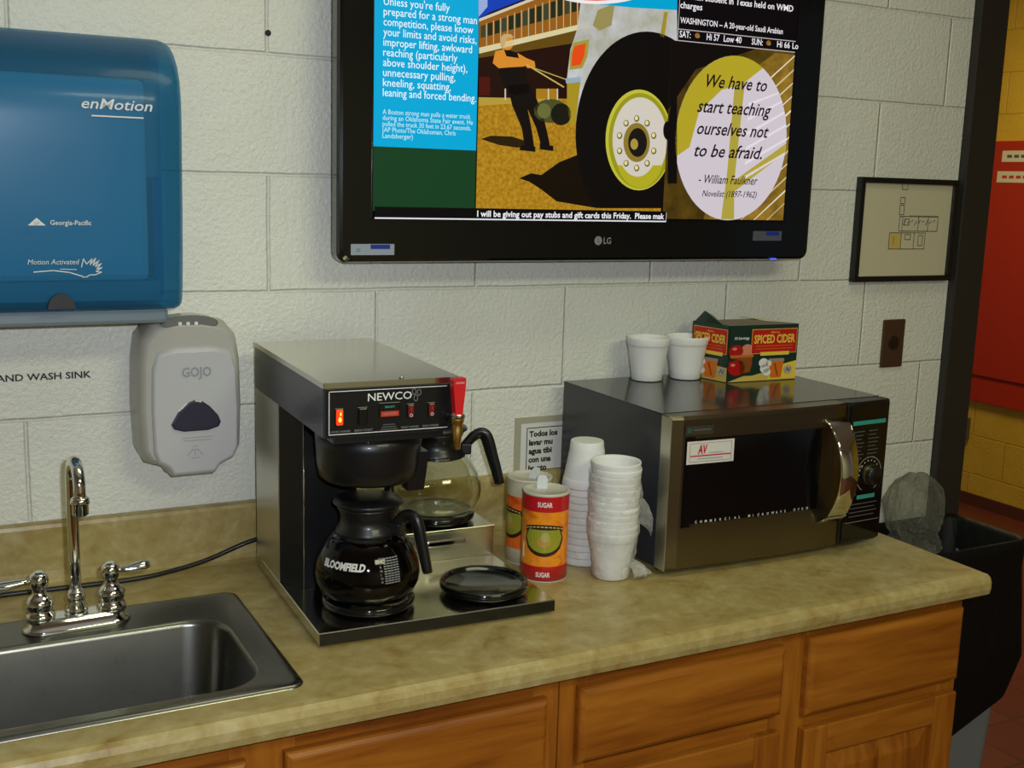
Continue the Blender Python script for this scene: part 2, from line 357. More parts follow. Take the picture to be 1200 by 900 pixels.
# ================================================================ SINK AND FAUCET
t = thing('kitchen_sink', 'rectangular stainless drop-in sink set in the beige worktop', 'sink', (0, 0, ZC))
n = 8; b = MB(); X0, X1, Y0, Y1 = -.603, -.103, -.577, -.186
bx0, bx1, by0, by1 = -.560, -.150, -.545, -.285
L = [(X0, X1, Y0, Y1, .022, .0004), (X0+.002, X1-.002, Y0+.002, Y1-.002, .021, .0040), (X0+.008, X1-.008, Y0+.008, Y1-.008, .018, .0052), (X0+.014, X1-.014, Y0+.012, Y1-.014, .014, .0035),
     (bx0-.004, bx1+.004, by0-.004, by1+.004, .062, .0030), (bx0, bx1, by0, by1, .060, .0015), (bx0+.003, bx1-.003, by0+.003, by1-.003, .058, -.006), (bx0+.012, bx1-.012, by0+.010, by1-.010, .055, -.130),
     (bx0+.020, bx1-.020, by0+.018, by1-.018, .050, -.150), (bx0+.040, bx1-.040, by0+.038, by1-.038, .040, -.160), (bx0+.12, bx1-.12, by0+.10, by1-.10, .02, -.163)]
b.rings([[(x, y, z) for x, y in rrect(a, c, d, e, r, n)] for a, c, d, e, r, z in L], m_sink, cap0=False); b.build('basin', t)
cxs, cys = (bx0+bx1)/2, (by0+by1)/2
b = MB(); b.lathe([(.045, -.1628), (.043, -.1600), (.036, -.1605), (.030, -.166), (.006, -.166)], (cxs, cys, 0), m_chrome, 32, cap0=False); b.build('drain', t)
FX, FYf = -.355, -.236
t = thing('faucet', 'chrome two-handle gooseneck faucet on the back ledge of the sink', 'faucet', (FX, FYf, ZC+.0036), R(2))
b = MB()
def pill(hx, hy, z, n=12): return [(sx_*(hx-hy)+hy*math.cos(a), hy*math.sin(a), z) for sx_, a0 in ((1, -90), (-1, 90)) for a in [R(a0+180*k/n) for k in range(n+1)]]
b.rings([pill(.077, .028, 0), pill(.078, .029, .003), pill(.076, .027, .006), pill(.069, .021, .010), pill(.068, .020, .017), pill(.064, .017, .020)], m_chrome); b.build('deck_plate', t)
tube = [(0, 0, .018+.16*k/6) for k in range(7)] + [(0, 0, .20)]
rr = .036
pth = [(0, 0, .02), (0, 0, .10), (0, 0, .17), (0, 0, .226)] + [(0, -rr*(1-math.cos(R(a))), .226+rr*math.sin(R(a))) for a in range(15, 181, 15)] + [(0, -2*rr, .208)]
b = MB(); b.tube(pth, .0085, m_chrome, 18); b.lathe([(.0165, .018), (.0175, .024), (.015, .032), (.0125, .036), (.0145, .044), (.012, .050), (.0095, .056)], (0, 0, 0), m_chrome, 28); b.build('spout', t)
b = MB(); b.lathe([(.0085, .219), (.0125, .216), (.0135, .209), (.0115, .207), (.0115, .193), (.0095, .191)], (0, -2*rr, 0), m_chrome, 24); b.build('aerator', t)
for s_ in (-1, 1):
    b = MB(); b.lathe([(.021, .016), (.022, .022), (.020, .028), (.0165, .030), (.0205, .038), (.0205, .046), (.015, .053), (.0105, .057), (.0095, .063), (.0125, .068), (.0145, .077), (.0125, .086), (.006, .091)], (s_*.051, 0, 0), m_chrome, 28)
    if s_ > 0: b.tube([(s_*.060, 0, .078), (s_*.073, -.001, .077), (s_*.086, -.002, .078), (s_*.099, -.002, .080), (s_*.109, -.002, .081)], [.005, .0052, .0075, .0085, .006], m_chrome, 16, flat=.8)
    else: b.tube([(s_*.060, 0, .078), (s_*.075, 0, .077), (s_*.092, 0, .075), (s_*.108, 0, .074), (s_*.120, 0, .074)], [.005, .0052, .0075, .0085, .006], m_chrome, 16, flat=.8)
    b.build('handle', t)

# ================================================================ POWER CORD
pts = [(-.62, -.070), (-.45, -.067), (-.355, -.070), (-.24, -.072), (-.17, -.060), (-.12, -.052), (-.085, -.047), (-.05, -.045), (-.01, -.045), (.02, -.05)]
zz = [.005, .005, .005, .005, .008, .015, .024, .035, .045, .06]
def smooth_path(P, k=6):
    P = [Vector(p) for p in P]; out = []
    for i in range(len(P)-1):
        p0, p1, p2, p3 = P[max(i-1, 0)], P[i], P[i+1], P[min(i+2, len(P)-1)]
        for j in range(k):
            u = j/k; out.append(.5*((2*p1)+(p2-p0)*u+(2*p0-5*p1+4*p2-p3)*u*u+(3*p1-p0-3*p2+p3)*u**3))
    return out + [P[-1]]
b = MB(); b.tube(smooth_path([(x, y, ZC+z) for (x, y), z in zip(pts, zz)]), .0042, m_blackp, 10)
tag(b.build('power_cord'), 'black power cord trailing along the backsplash behind the faucet to the coffee brewer', 'cord')

# ================================================================ PAPER TOWEL DISPENSER
t = thing('towel_dispenser', 'large blue translucent paper towel dispenser on the wall above the sink', 'towel dispenser', (-.385, 0, 1.385))
def tring(x, k=1, kz=1):
    sec = [(-.003, .0), (-.150, .0), (-.185, .003), (-.194, .012), (-.200, .035), (-.207, .09), (-.213, .17), (-.2170, .24), (-.2195, .285), (-.2190, .315), (-.211, .346), (-.194, .370), (-.165, .390), (-.130, .405), (-.095, .412), (-.04, .417), (-.003, .417)]
    return [(x, y*k, .208+(z-.208)*kz) for y, z in sec]
xr = .213
b = MB(); b.rings([tring(-xr, .80, .97), tring(-xr+.006, .91, .99), tring(-xr+.018, .98, 1), tring(-.16), tring(-.08), tring(0), tring(.08), tring(.16), tring(xr-.018, .98, 1), tring(xr-.008, .93, .99), tring(xr-.001, .84, .975), tring(xr+.003, .70, .965)], m_blue)
b.build('cover', t)
b = MB(); b.box((-.15, -.175, .045), (.162, -.004, .345), mat('white_chassis', (200, 206, 208), .6), .01); b.box((.168, -.12, .20), (.192, -.004, .35), m_lipgrey, .004); b.box((-.15, -.168, .0447), (.178, -.10, .015), m_lipgrey)
b.box((-.198, -.012, .012), (.198, -.0035, .400), mat('chassis_back', (44, 52, 66), .6)); b.build('roll_chassis', t)
b = MB(); b.box((-.20, -.165, -.022), (.190, -.004, .002), m_lipgrey, .006); b.build('towel_lip', t)
b = MB(); b.rings([[(x, y, z) for x, z in ell(0.04, .0, s_*.019, s_*.023, 24, 0, 180)] for y, s_ in ((-.190, 1), (-.2035, 1))], m_ink, smooth=False)
tt = b.build('sensor_window', t); tt.location = (-.010, 0, .008)
def dface(px, z):  # on the curved cover front
    sec = [(-.194, .012), (-.200, .035), (-.207, .09), (-.213, .17), (-.2170, .24), (-.2195, .285), (-.2190, .315), (-.211, .346)]
    return Vector((px, interp([(y, zz_) for y, zz_ in sec], z)-.0012, z))
b = MB()
b.text('enMotion', dface, m_white, width=.098, height=.0155, shear=.25, x=.065, y=.297, bold=.008)
b.poly([(.078, .286), (.150, .286), (.150, .288), (.078, .288)], m_white, dface)
b.build('top_lettering', t)
b = MB(); b.text('Georgia-Pacific', dface, m_white, width=.056, height=.0072, x=.018, y=.131, bold=.01)
b.poly([(-.012, .130), (.012, .130), (0.0, .141)], m_white, dface); b.text('GP', lambda u, v: dface(u, v)+Vector((0, -.0005, 0)), m_gojotxt, height=.0045, x=0, y=.131, align='CENTER')
b.build('maker_lettering', t)
b = MB(); b.text('Motion Activated', dface, m_white, width=.070, height=.0078, shear=.2, x=-.014, y=.074)
def stroke(b, pts, w, m, fn):
    pts = [Vector((p[0], p[1])) for p in pts]
    for p, q in zip(pts, pts[1:]):
        d = (q-p); 
        if d.length < 1e-9: continue
        d = d.normalized()*w/2; nn = Vector((-d.y, d.x)); b.poly([tuple(p-d*.6+nn), tuple(p-d*.6-nn), tuple(q+d*.6-nn), tuple(q+d*.6+nn)], m, fn)
hand = [(.059, .070), (.062, .082), (.066, .074), (.074, .082), (.071, .073), (.079, .083), (.075, .072), (.084, .080), (.078, .070), (.087, .075), (.080, .067), (.088, .069), (.079, .063), (.087, .062), (.078, .058), (.070, .058), (.066, .055), (.060, .055)]
stroke(b, hand, .0014, m_white, dface); stroke(b, [(-.006, .063), (.02, .065), (.042, .062), (.060, .056)], .0016, m_white, dface); stroke(b, [(.03, .067), (.052, .066)], .001, m_white, dface)
b.build('hand_emblem', t)

# ================================================================ SOAP DISPENSER
t = thing('soap_dispenser', 'grey wall soap dispenser with a dark sensor window left of the coffee brewer', 'soap dispenser', (-.147, 0, 1.09))
def goj(y, i, j=None):
    j = i if j is None else j
    o = [(.083, .048), (.086, .12), (.084, .20), (.078, .240), (.060, .262), (0.02, .2695), (-.02, .2695), (-.060, .262), (-.078, .240), (-.084, .20), (-.086, .12), (-.083, .048), (-.074, .030), (-.046, .020), (-.040, .010), (-.030, .004), (.030, .004), (.040, .010), (.046, .020), (.074, .030)]
    return [(x*(1-i), y, .135+(z-.135)*(1-j)) for x, z in o]
b = MB(); b.rings([goj(-.001, .02), goj(-.03, 0), goj(-.070, .0), goj(-.082, .02), goj(-.092, .055), goj(-.100, .14, .09)], m_gojo); b.build('housing', t)
def gp(y, i):
    o = [(.074, .050), (.075, .12), (.072, .19), (.062, .218), (.03, .224), (-.03, .224), (-.055, .218), (-.064, .19), (-.066, .12), (-.064, .050), (-.058, .033), (-.042, .023), (-.034, .009), (.034, .009), (.044, .023), (.066, .033)]
    return [(.003+(x-.003)*(1-i), y, .115+(z-.115)*(1-i)) for x, z in o]
b = MB(); b.rings([gp(-.085, -.02), gp(-.098, -.01), gp(-.105, .02), gp(-.108, .07)], m_gojof); b.build('front_cover', t)
b = MB(); tri = [(x_, z_+.020) for x_, z_ in ((-.040, .078), (-.036, .070), (-.020, .065), (.020, .065), (.037, .070), (.041, .078), (.036, .090), (.022, .106), (.010, .115), (-.001, .117), (-.012, .113), (-.028, .099))]
b.rings([[(x+.003, y, z) for x, z in tri] for y in (-.1075, -.1105)] + [[(x*.9+.003, -.1115, .11+(z-.11)*.9) for x, z in tri]], m_smoke, smooth=False); b.build('sensor_window', t)
b = MB(); b.rings([[(x, y, z) for x, z in ell(0, .262, .046*s_, .014*s_, 28)] for y, s_ in ((-.060, 1), (-.094, 1), (-.096, .9))], mat('clear_grey', (112, 114, 112), .15, coat=.5), smooth=False)
for k in (-1, 0, 1): b.box((k*.013-.003-.004, -.0985, .259), (k*.013+.003-.004, -.0955, .265), m_white, .001)
b.build('lock_window', t)
b = MB(); b.text('GOJO', flat((0, -.1088, 0)), m_gojotxt, width=.048, height=.016, x=.006, y=.176, align='CENTER', bold=.03); b.build('maker_lettering', t); b = MB()
for k in range(2): b.poly([(-.020+k*.002, .073-k*.005), (.030-k*.002, .073-k*.005), (.030-k*.002, .0742-k*.005), (-.020+k*.002, .0742-k*.005)], m_gojotxt, lambda u, v: Vector((u, -.1088, v)))
ff = lambda u, v: Vector((u, -.1089, v+.017))
stroke(b, [(-.012, .026), (-.004, .036), (.006, .036), (.014, .026)], .0012, m_gojotxt, ff); stroke(b, [(0.001, .026), (.001, .034)], .0012, m_gojotxt, ff); stroke(b, [(-.006, .022), (.008, .022)], .0012, m_gojotxt, ff); stroke(b, [(-.003, .042), (.005, .042)], .0012, m_gojotxt, ff)
b.build('front_lettering', t)

# ================================================================ TELEVISION
def un(px, py, Y):   # the place on the television front that a measured point belongs to
    d = rt*((px-600)/FOC) - up*((py-450)/FOC) + fw; k = (Y-CAM.y)/d.y; p = CAM + d*k; return p.x, p.z
t = thing('television', 'large flat black television showing a split news screen, mounted on the wall', 'television', (.625, 0, 1.44))
b = MB(); x0, x1 = .101-.625, 1.151-.625; ht = .66
def tvr(y, i, bow=0):
    p = rrect(x0+i, x1-i, i, ht-i, .018, 6); return [(x, y, z + (bow*(x/.52)**2 if z < .1 else 0)) for x, z in p]
b.rings([tvr(-.030, .05), tvr(-.055, .02, .004), tvr(-.075, .001, .010), tvr(-.100, 0, .010), tvr(-.108, .003, .010), tvr(-.110, .008, .010)], m_tv, smooth=False)
b.box((-.22, -.031, .15), (.22, -.001, .5), m_blackm); b.build('housing', t)
sx0, sx1, sz0, sz1 = .163-.625, 1.076-.625, 1.530-1.44, 2.047-1.44
b = MB(); b.box((sx0-.002, -.1108, sz0-.002), (sx1+.002, -.1095, sz1+.002), m_screenglass); scr = b.build('screen', t)
YS = -.1112
def lay(k): return lambda px, py: (lambda q: Vector((q[0]-.625, YS-.00025*k, q[1]-1.44)))(un(px, py, -.111))
def F(k): return lambda u, v: Vector((u, YS-.00025*k, v))
def hz(px, py): q = un(px, py, -.111); return q[0]-.625, q[1]-1.44
# safety text panel
xA, xB = hz(438, 100)[0], hz(559.5, 100)[0]; zM = hz(500, 174)[1]
b = MB(); b.poly([(xA, zM), (xB, zM), (xB, sz1-.003), (xA, sz1-.003)], em((0, 166, 214)), F(0))
b.poly([(xA, hz(438, 247)[1]), (xB, hz(438, 247)[1]), (xB, zM), (xA, zM)], em((22, 62, 34)), F(0))
lines = ['Unless you\'re fully', 'prepared for a strong man', 'competition, please know', 'your limits and avoid risks,', 'improper lifting, awkward', 'reaching (particularly', 'above shoulder height),', 'unnecessary pulling,', 'kneeling, squatting,', 'leaning and forced bending.']
ends = [526, 558, 554, 558, 553, 536, 548, 534, 529, 559]; ys_ = [6, 19.5, 30.5, 41.5, 55.5, 66, 79, 90, 102, 113.5]
zt_, zb_ = hz(449, 5.5)[1], hz(449, 112.5)[1]
for k, (s_, e) in enumerate(zip(lines, ends)):
    z = zt_+(zb_-zt_)*k/9; xa = hz(449, 60)[0]; b.text(s_, F(1), em((235, 250, 255)), width=hz(e, 60)[0]-xa, height=.0138, x=xa, y=z, bold=.002)
lines = ['A Boston strong man pulls a water truck', 'during an Oklahoma State Fair event. He', 'pulled the truck 30 feet in 23.67 seconds.', '(AP Photo/The Oklahoman, Chris', 'Landsberger)']; ends = [551, 554, 552, 534, 484]
zt_, zb_ = hz(449, 133.5)[1], hz(449, 161.5)[1]
for k, (s_, e) in enumerate(zip(lines, ends)):
    xa = hz(449, 60)[0]; b.text(s_, F(1), em((190, 232, 244)), width=hz(e, 145)[0]-xa, height=.0085, x=xa, y=zt_+(zb_-zt_)*k/4, bold=.006)
b.build('caption_panel', scr)
# photograph on the screen
PX0, PX1 = 560.5, 790
b = MB(); L0, L1, L2, L3, L4, L5, L6 = [lay(k) for k in range(7)]
xP, xQ = hz(560.5, 120)[0], hz(781, 120)[0]; zB = hz(560, 244)[1]
b.poly([(xP, zB), (xQ, zB), (xQ, sz1-.003), (xP, sz1-.003)], emnoise((150, 108, 20), (186, 140, 34), 160), F(0))
b.poly([(560.5, -60), (793, -60), (793, 118), (560.5, 114)], em((36, 14, 10)), L1)          # dark storefront
b.poly([(560.5, -60), (664, -60), (664, -20), (575, 14), (560.5, 22)], em((20, 62, 176)), L2)  # sky
b.poly([(560.5, -60), (571, -60), (571, 8), (560.5, 20)], em((150, 170, 214)), L3)
b.poly([(561, 24), (690, -24), (690, 26), (561, 56)], em((150, 92, 24)), L2)                # upper storey
for k in range(15):
    xx = 563+k*8.2; yt = 24-(xx-561)*.37; yb = 56-(xx-561)*.232
    b.poly([(xx, yt+(yb-yt)*.22), (xx+5.8, yt+(yb-yt)*.22-1.6), (xx+5.8, yt+(yb-yt)*.66-1.4), (xx, yt+(yb-yt)*.66)], em((34, 42, 24) if k % 3 else (60, 66, 44)), L3)
    b.poly([(xx+6.4, yt+4), (xx+7.2, yt+3.6), (xx+7.2, yb-2), (xx+6.4, yb-2)], em((196, 190, 150)), L4)
b.poly([(561, 22), (640, -9), (640, -5.5), (561, 25.5)], em((206, 200, 176)), L4)
b.poly([(561, 56), (690, 26), (690, 32), (561, 63)], em((214, 204, 158)), L4)
b.poly([(561, 63), (690, 32), (690, 48), (561, 68)], em((98, 72, 18)), L3)
for xx in (591, 641.5, 652): b.poly([(xx, 104), (xx+1.6, 104), (xx+1.6, 117), (xx, 117)], em((206, 196, 170)), L4)
b.poly([(628, 104), (652, 104), (652, 117), (628, 116)], em((168, 120, 26)), L3)
b.poly([(561, 90), (574, 90), (574, 112), (561, 112)], em((74, 20, 12)), L3)
b.poly([(561, 114), (640, 116), (640, 119), (561, 124)], em((180, 150, 60)), L3)
# shadows lying on the pavement in the photograph
b.poly([(563, 163), (575, 159), (600, 160), (618, 166), (626, 172), (605, 173), (585, 170)], em((42, 30, 10)), L3)
b.poly([(608, 209), (622, 203), (634, 205), (655, 190), (690, 176), (700, 244), (652, 236), (634, 222), (620, 213)], em((22, 14, 6)), L3)
# strong man
skin, dark, hair = em((214, 138, 44)), em((20, 14, 12)), em((196, 168, 110))
b.poly(ell(594, 50, 7.5, 9, 18), skin, L4); b.poly([(586, 44), (590, 40), (598, 40), (602, 44), (594, 44), (589, 58), (586, 54)], hair, L5)
b.poly([(584, 60), (594, 58), (606, 62), (614, 76), (618, 96), (620, 108), (604, 112), (594, 108), (586, 88), (582, 72)], dark, L4)
b.poly([(580, 60), (590, 58), (593, 66), (606, 68), (616, 72), (614, 78), (596, 79), (584, 80), (577, 74)], skin, L5)
b.poly([(606, 62), (616, 68), (626, 72), (627, 79), (618, 80), (608, 70)], skin, L5)
b.poly([(594, 100), (620, 98), (626, 110), (636, 134), (642, 160), (644, 170), (634, 172), (628, 150), (618, 128), (622, 148), (626, 174), (615, 175), (611, 150), (600, 124)], dark, L4)
b.poly([(610, 170), (627, 172), (627, 178), (608, 176)], dark, L5); b.poly([(632, 168), (648, 171), (648, 177), (632, 175)], dark, L5)
stroke(b, [(617, 76), (660, 102)], 1.6, em((196, 176, 90)), L6); stroke(b, [(620, 78), (668, 95)], 1.2, em((180, 160, 80)), L6)
b.poly(ell(645, 130, 20, 14, 20), em((74, 78, 38)), L4); b.poly(ell(657, 134, 12, 13, 20), em((26, 26, 16)), L5); b.poly(ell(637, 130, 8, 9, 16), em((104, 106, 56)), L5)
# truck
b.poly([(688, -60), (793, -60), (793, 68), (740, 60), (712, 88), (690, 150), (672, 140), (664, 92), (668, 58), (676, 34)], emnoise((204, 206, 214), (150, 148, 112), 9), L4)
b.poly([(700, 12), (720, 4), (716, 30), (702, 36), (694, 30)], em((150, 140, 84)), L5)
b.poly([(664, 92), (680, 94), (674, 146), (668, 150), (664, 120)], em((166, 142, 34)), L5)
b.poly([(662, 92), (680, 90), (680, 96), (663, 98)], em((146, 170, 190)), L6)
b.poly([(672, 50), (690, 46), (688, 66), (682, 80), (667, 82), (668, 62)], em((160, 150, 60)), L5); b.poly([(673, 54), (686, 51), (684, 66), (680, 76), (669, 78), (670, 62)], em((226, 74, 22)), L6)
b.poly([(778, 14), (782, 14), (778, 44), (773, 42)], em((160, 138, 40)), L5)
wheelp = [(p, q) for p, q in ell(752, 150, 76, 112, 60) if q < 244 and p < 793]
wheelp = [(min(p, 792), min(q, 244)) for p, q in ell(757, 158, 83, 121, 72) if p < 820]
_ = [(792, 60), (792, 244), (690, 244), (682, 222), (676, 190), (674, 155), (676, 125), (684, 96), (696, 70), (712, 50), (732, 39), (752, 37), (772, 42)]
b.poly(wheelp, em((13, 10, 10)), L5)
b.build('news_picture', scr)
b = MB()
b.poly(ell(748, 164, 39, 59, 48), em((190, 186, 60)), lay(7)); b.poly(ell(749, 165, 36.5, 56, 48), em((150, 148, 30)), lay(8)); b.poly(ell(749, 164, 32, 50, 44), em((208, 200, 186)), lay(9))
b.poly(ell(749, 180, 28, 40, 30, 20, 160), em((176, 168, 34)), lay(10)); b.poly(ell(746, 168, 24, 39, 40), em((206, 200, 190)), lay(11))
b.poly(ell(745, 167, 15.5, 23, 30), em((138, 118, 44)), lay(12)); b.poly(ell(746, 167, 11, 17, 24), em((26, 22, 20)), lay(13)); b.poly(ell(742, 169, 4.5, 6.5, 16), em((170, 144, 60)), lay(14))
for k in range(10):
    a = R(36*k+18); q = (745+21*math.cos(a), 168+29*math.sin(a)); b.poly(ell(q[0], q[1], 3.2, 4, 12), em((112, 96, 40)), lay(12)); b.poly(ell(q[0]-.4, q[1]-.5, 2, 2.6, 12), em((226, 214, 150)), lay(13))
b.poly(ell(781, 153, 5, 11, 18), em((14, 12, 12)), lay(12)); b.poly([(790, 110), (783, 130), (781, 170), (781, 215), (792, 215), (792, 110)], em((13, 10, 10)), lay(15))
b.build('wheel_picture', scr)
# red and blue band over the picture
b = MB(); b.poly([(663, -50), (793, -50), (793, 12), (740, 9), (700, 5), (663, 1)], em((0, 160, 206)), lay(7)); b.poly(ell(700, -25, 72, 30, 40), em((236, 232, 230)), lay(8)); b.poly(ell(698, -28, 70, 29, 40), em((226, 22, 26)), lay(9))
b.build('logo_band', scr)
# weather box
xa, xb = hz(793, 40)[0], sx1-.004; zlow = hz(793, 48)[1]; zmid = hz(793, 34.5)[1]
wht = em((236, 232, 238)); pnk = em((190, 180, 178))
b = MB(); b.poly([(xa, zlow), (xb, zlow), (xb, sz1-.002), (xa, sz1-.002)], em((12, 8, 12)), F(10))
b.poly([(xa, zlow), (xb, zlow), (xb, zlow+.0016), (xa, zlow+.0016)], pnk, F(11)); b.poly([(xa, zmid), (xb, zmid), (xb, zmid+.0016), (xa, zmid+.0016)], pnk, F(11)); b.poly([(xa, zlow), (xa+.0014, zlow), (xa+.0014, sz1), (xa, sz1)], pnk, F(11))
g = lambda px, py: hz(px, py)
b.text('Arabian student in Texas held on WMD', F(12), wht, width=g(929, 8)[0]-g(796, 8)[0], height=.0125, x=g(796, 0)[0], y=g(797, -2)[1], bold=.014)
b.text('charges', F(12), wht, width=g(822, 8)[0]-g(796, 8)[0], height=.0125, x=g(796, 8)[0], y=g(797, 9.5)[1], bold=.014)
b.text('WASHINGTON -- A 20-year-old Saudi Arabian', F(12), wht, width=g(917, 25)[0]-g(796, 25)[0], height=.0115, x=g(796, 25)[0], y=g(796, 27)[1], bold=.010)
zz_ = g(795, 43.5)[1]
for s_, p0, p1 in (('SAT:', 795, 808), ('Hi 57', 827, 842), ('Low 40', 847, 868), ('SUN:', 880, 893), ('Hi 66', 910, 925), ('Lo', 928, 935)): b.text(s_, F(12), wht, width=g(p1, 45)[0]-g(p0, 45)[0], height=.0125, x=g(p0, 45)[0], y=zz_, bold=.014)
for p in (816, 900): q = g(p, 42); b.poly(ell(q[0], zz_+.006, .006, .005, 14), em((160, 90, 30)), F(12)); b.poly(ell(q[0]+.002, zz_+.004, .004, .0025, 12), em((110, 130, 60)), F(13))
b.build('weather_panel', scr)
# quotation panel
b = MB(); x0q, x1q = g(781, 150)[0], sx1-.004; z0q, z1q = sz0+.003, zlow
b.poly([(x0q, z0q), (x1q, z0q), (x1q, z1q), (x0q, z1q)], emnoise((54, 40, 10), (92, 70, 18), 14), F(9))
b.poly([(x0q, z1q-.13), (x0q, z1q), (x1q-.10, z1q), (x0q+.06, z1q-.05)], em((16, 11, 9)), F(10))
def clipq(pts):  # keep strokes inside the panel
    return [(min(max(x, x0q), x1q), min(max(z, z0q), z1q)) for x, z in pts]
b.poly(clipq([(x1q-.12, z1q-.05), (x1q-.05, z1q-.004), (x1q, z1q-.004), (x1q, z0q+.0), (x0q+.1, z0q)]), emnoise((150, 116, 40), (112, 86, 26), 30), F(10))
for k in range(20):
    c0 = k*.0235; w_ = .0022+.003*random.random(); X, Zt = x1q, z1q-.005-c0*1.15
    xs_ = X-.155; zs_ = Zt-.155*.80
    if zs_ < z0q: xs_ = X-(Zt-z0q)/.80; zs_ = z0q
    if Zt-w_ > z0q+.01: b.poly([(xs_, zs_), (xs_+.003, max(zs_-w_, z0q)), (X, Zt-w_), (X, Zt)], em(random.choice([(226, 214, 190), (200, 180, 130), (236, 230, 224)])), F(11))
ce = g(857, 163); er = (g(922, 163)[0]-g(792, 163)[0])/2; ez = (g(857, 66)[1]-g(857, 259)[1])/2
EL = lambda a: (ce[0]+er*math.cos(R(a)), ce[1]+ez*math.sin(R(a)))
b.poly(ell(ce[0], ce[1], er, ez, 60), em((206, 196, 204)), F(14))
# olive shapes seen through the oval
def inell(pts):
    o = []
    for x, z in pts:
        u, w_ = (x-ce[0])/er, (z-ce[1])/ez; l = math.hypot(u, w_)
        if l > .995: u, w_ = u/l*.995, w_/l*.995
        o.append((ce[0]+er*u, ce[1]+ez*w_))
    return o
ol = em((176, 160, 38))
b.poly([EL(a) for a in range(62, 200, 6)] + [(ce[0]-.75*er, ce[1]-.02), (ce[0]-.62*er, ce[1]+.30*ez), (ce[0]-.25*er, ce[1]+.58*ez), (ce[0]+.1*er, ce[1]+.66*ez)], ol, F(15))
b.poly(inell([(ce[0]-.02*er, ce[1]+.7*ez), (ce[0]+.16*er, ce[1]+.7*ez), (ce[0]+.08*er, ce[1]-.5*ez), (ce[0]+.12*er, ce[1]-1*ez), (ce[0]-.12*er, ce[1]-1*ez), (ce[0]-.06*er, ce[1]-.4*ez)]), em((172, 158, 60)), F(15))
b.poly(inell([(ce[0]+.05*er, ce[1]-.52*ez), (ce[0]+1*er, ce[1]-.02*ez), (ce[0]+1*er, ce[1]-.14*ez), (ce[0]+.06*er, ce[1]-.66*ez)]), em((176, 160, 60)), F(16))
for k in range(6):
    z_ = ce[1]+ez*(.55-.18*k); b.poly(inell([(ce[0]+.25*er, z_-.10*ez), (ce[0]+1.0*er, z_+.22*ez), (ce[0]+1.0*er, z_+.19*ez), (ce[0]+.25*er, z_-.14*ez)]), em((226, 218, 226)), F(16))
ink = em((26, 16, 24))
for s_, p0, p1, py in (('We have to', 826, 897, 103), ('start teaching', 815, 902, 132), ('ourselves not', 815, 899, 158), ('to be afraid.', 812, 891, 184)):
    b.text(s_, F(18), ink, width=g(p1, py)[0]-g(p0, py)[0], height=.026, shear=.35, x=g(p0, py)[0], y=g(p0, py-1)[1], bold=.012)
b.text('- William Faulkner', F(18), ink, width=g(886, 214)[0]-g(817, 214)[0], height=.018, shear=.3, x=g(817, 214)[0], y=g(817, 214.5)[1], bold=.006)
b.text('Novelist (1897-1962)', F(18), ink, width=g(885, 229)[0]-g(821, 229)[0], height=.013, shear=.3, x=g(821, 229)[0], y=g(821, 230)[1], bold=.006)
b.build('quotation_panel', scr)
# ticker
b = MB(); za = g(558, 254)[1]; xa, xb = g(438, 250)[0], g(779, 250)[0]
b.poly([(xa, za-.006), (xb, za-.006), (xb, zB), (xa, zB)], em((8, 7, 9)), F(16)); b.poly([(xa, za-.0055), (xb, za-.0055), (xb, za-.0030), (xa, za-.0030)], em((226, 226, 232)), F(17)); b.poly([(xb, za-.0055), (xb+.0012, za-.0055), (xb+.0012, za+.013), (xb, za+.013)], em((200, 200, 206)), F(17))
b.text('I will be giving out pay stubs and gift cards this Friday.  Please mak', F(17), em((240, 240, 244)), width=g(777, 250)[0]-g(558, 250)[0], height=.0112, x=g(558, 250)[0], y=za+.0005, bold=.022)
b.build('ticker', scr)
b = MB(); q = hz(701, 282); b.poly(ell(q[0], q[1], .0085, .0085, 24), m_grey, F(0)); stroke(b, [(q[0], q[1]+.005), (q[0], q[1]-.003), (q[0]+.003, q[1]-.003)], .001, m_ink, F(1)); b.text('LG', F(0), m_grey, width=.017, height=.0125, x=q[0]+.012, y=q[1]-.006, bold=.02); b.build('maker_emblem', t)
for (a1, a2, a3, a4) in ((411, 286, 462, 299), (882, 271, 916, 282)):
    p, q = hz(a1, a4), hz(a3, a2); b = MB(); sz_ = lambda u, v: (p[0]+(q[0]-p[0])*u, p[1]+(q[1]-p[1])*v)
    lc = m_grey if a1 < 500 else m_dgrey
    b.box((p[0], YS-.0005, p[1]), (q[0], YS+.0008, q[1]), mat('silver_sticker', (150, 158, 170) if a1 < 500 else (84, 88, 98), .4)); 
    b.poly([sz_(.45, .55), sz_(.9, .55), sz_(.9, .95), sz_(.45, .95)], mat('blue_print', (30, 50, 150), .4), F(3)); b.text('3D' if 0 else '20', F(3), m_dgrey, height=.006, x=sz_(.12, 0)[0], y=sz_(0, .3)[1]); b.build('sticker', t)
q = hz(906, 303.5); b = MB(); b.box((q[0]-.008, -.1125, q[1]-.0015), (q[0]+.008, -.1095, q[1]+.0015), mat('blue_led', (60, 80, 255), .3, emit=(80, 96, 255), es=1.2), .0007); b.build('power_light', t)

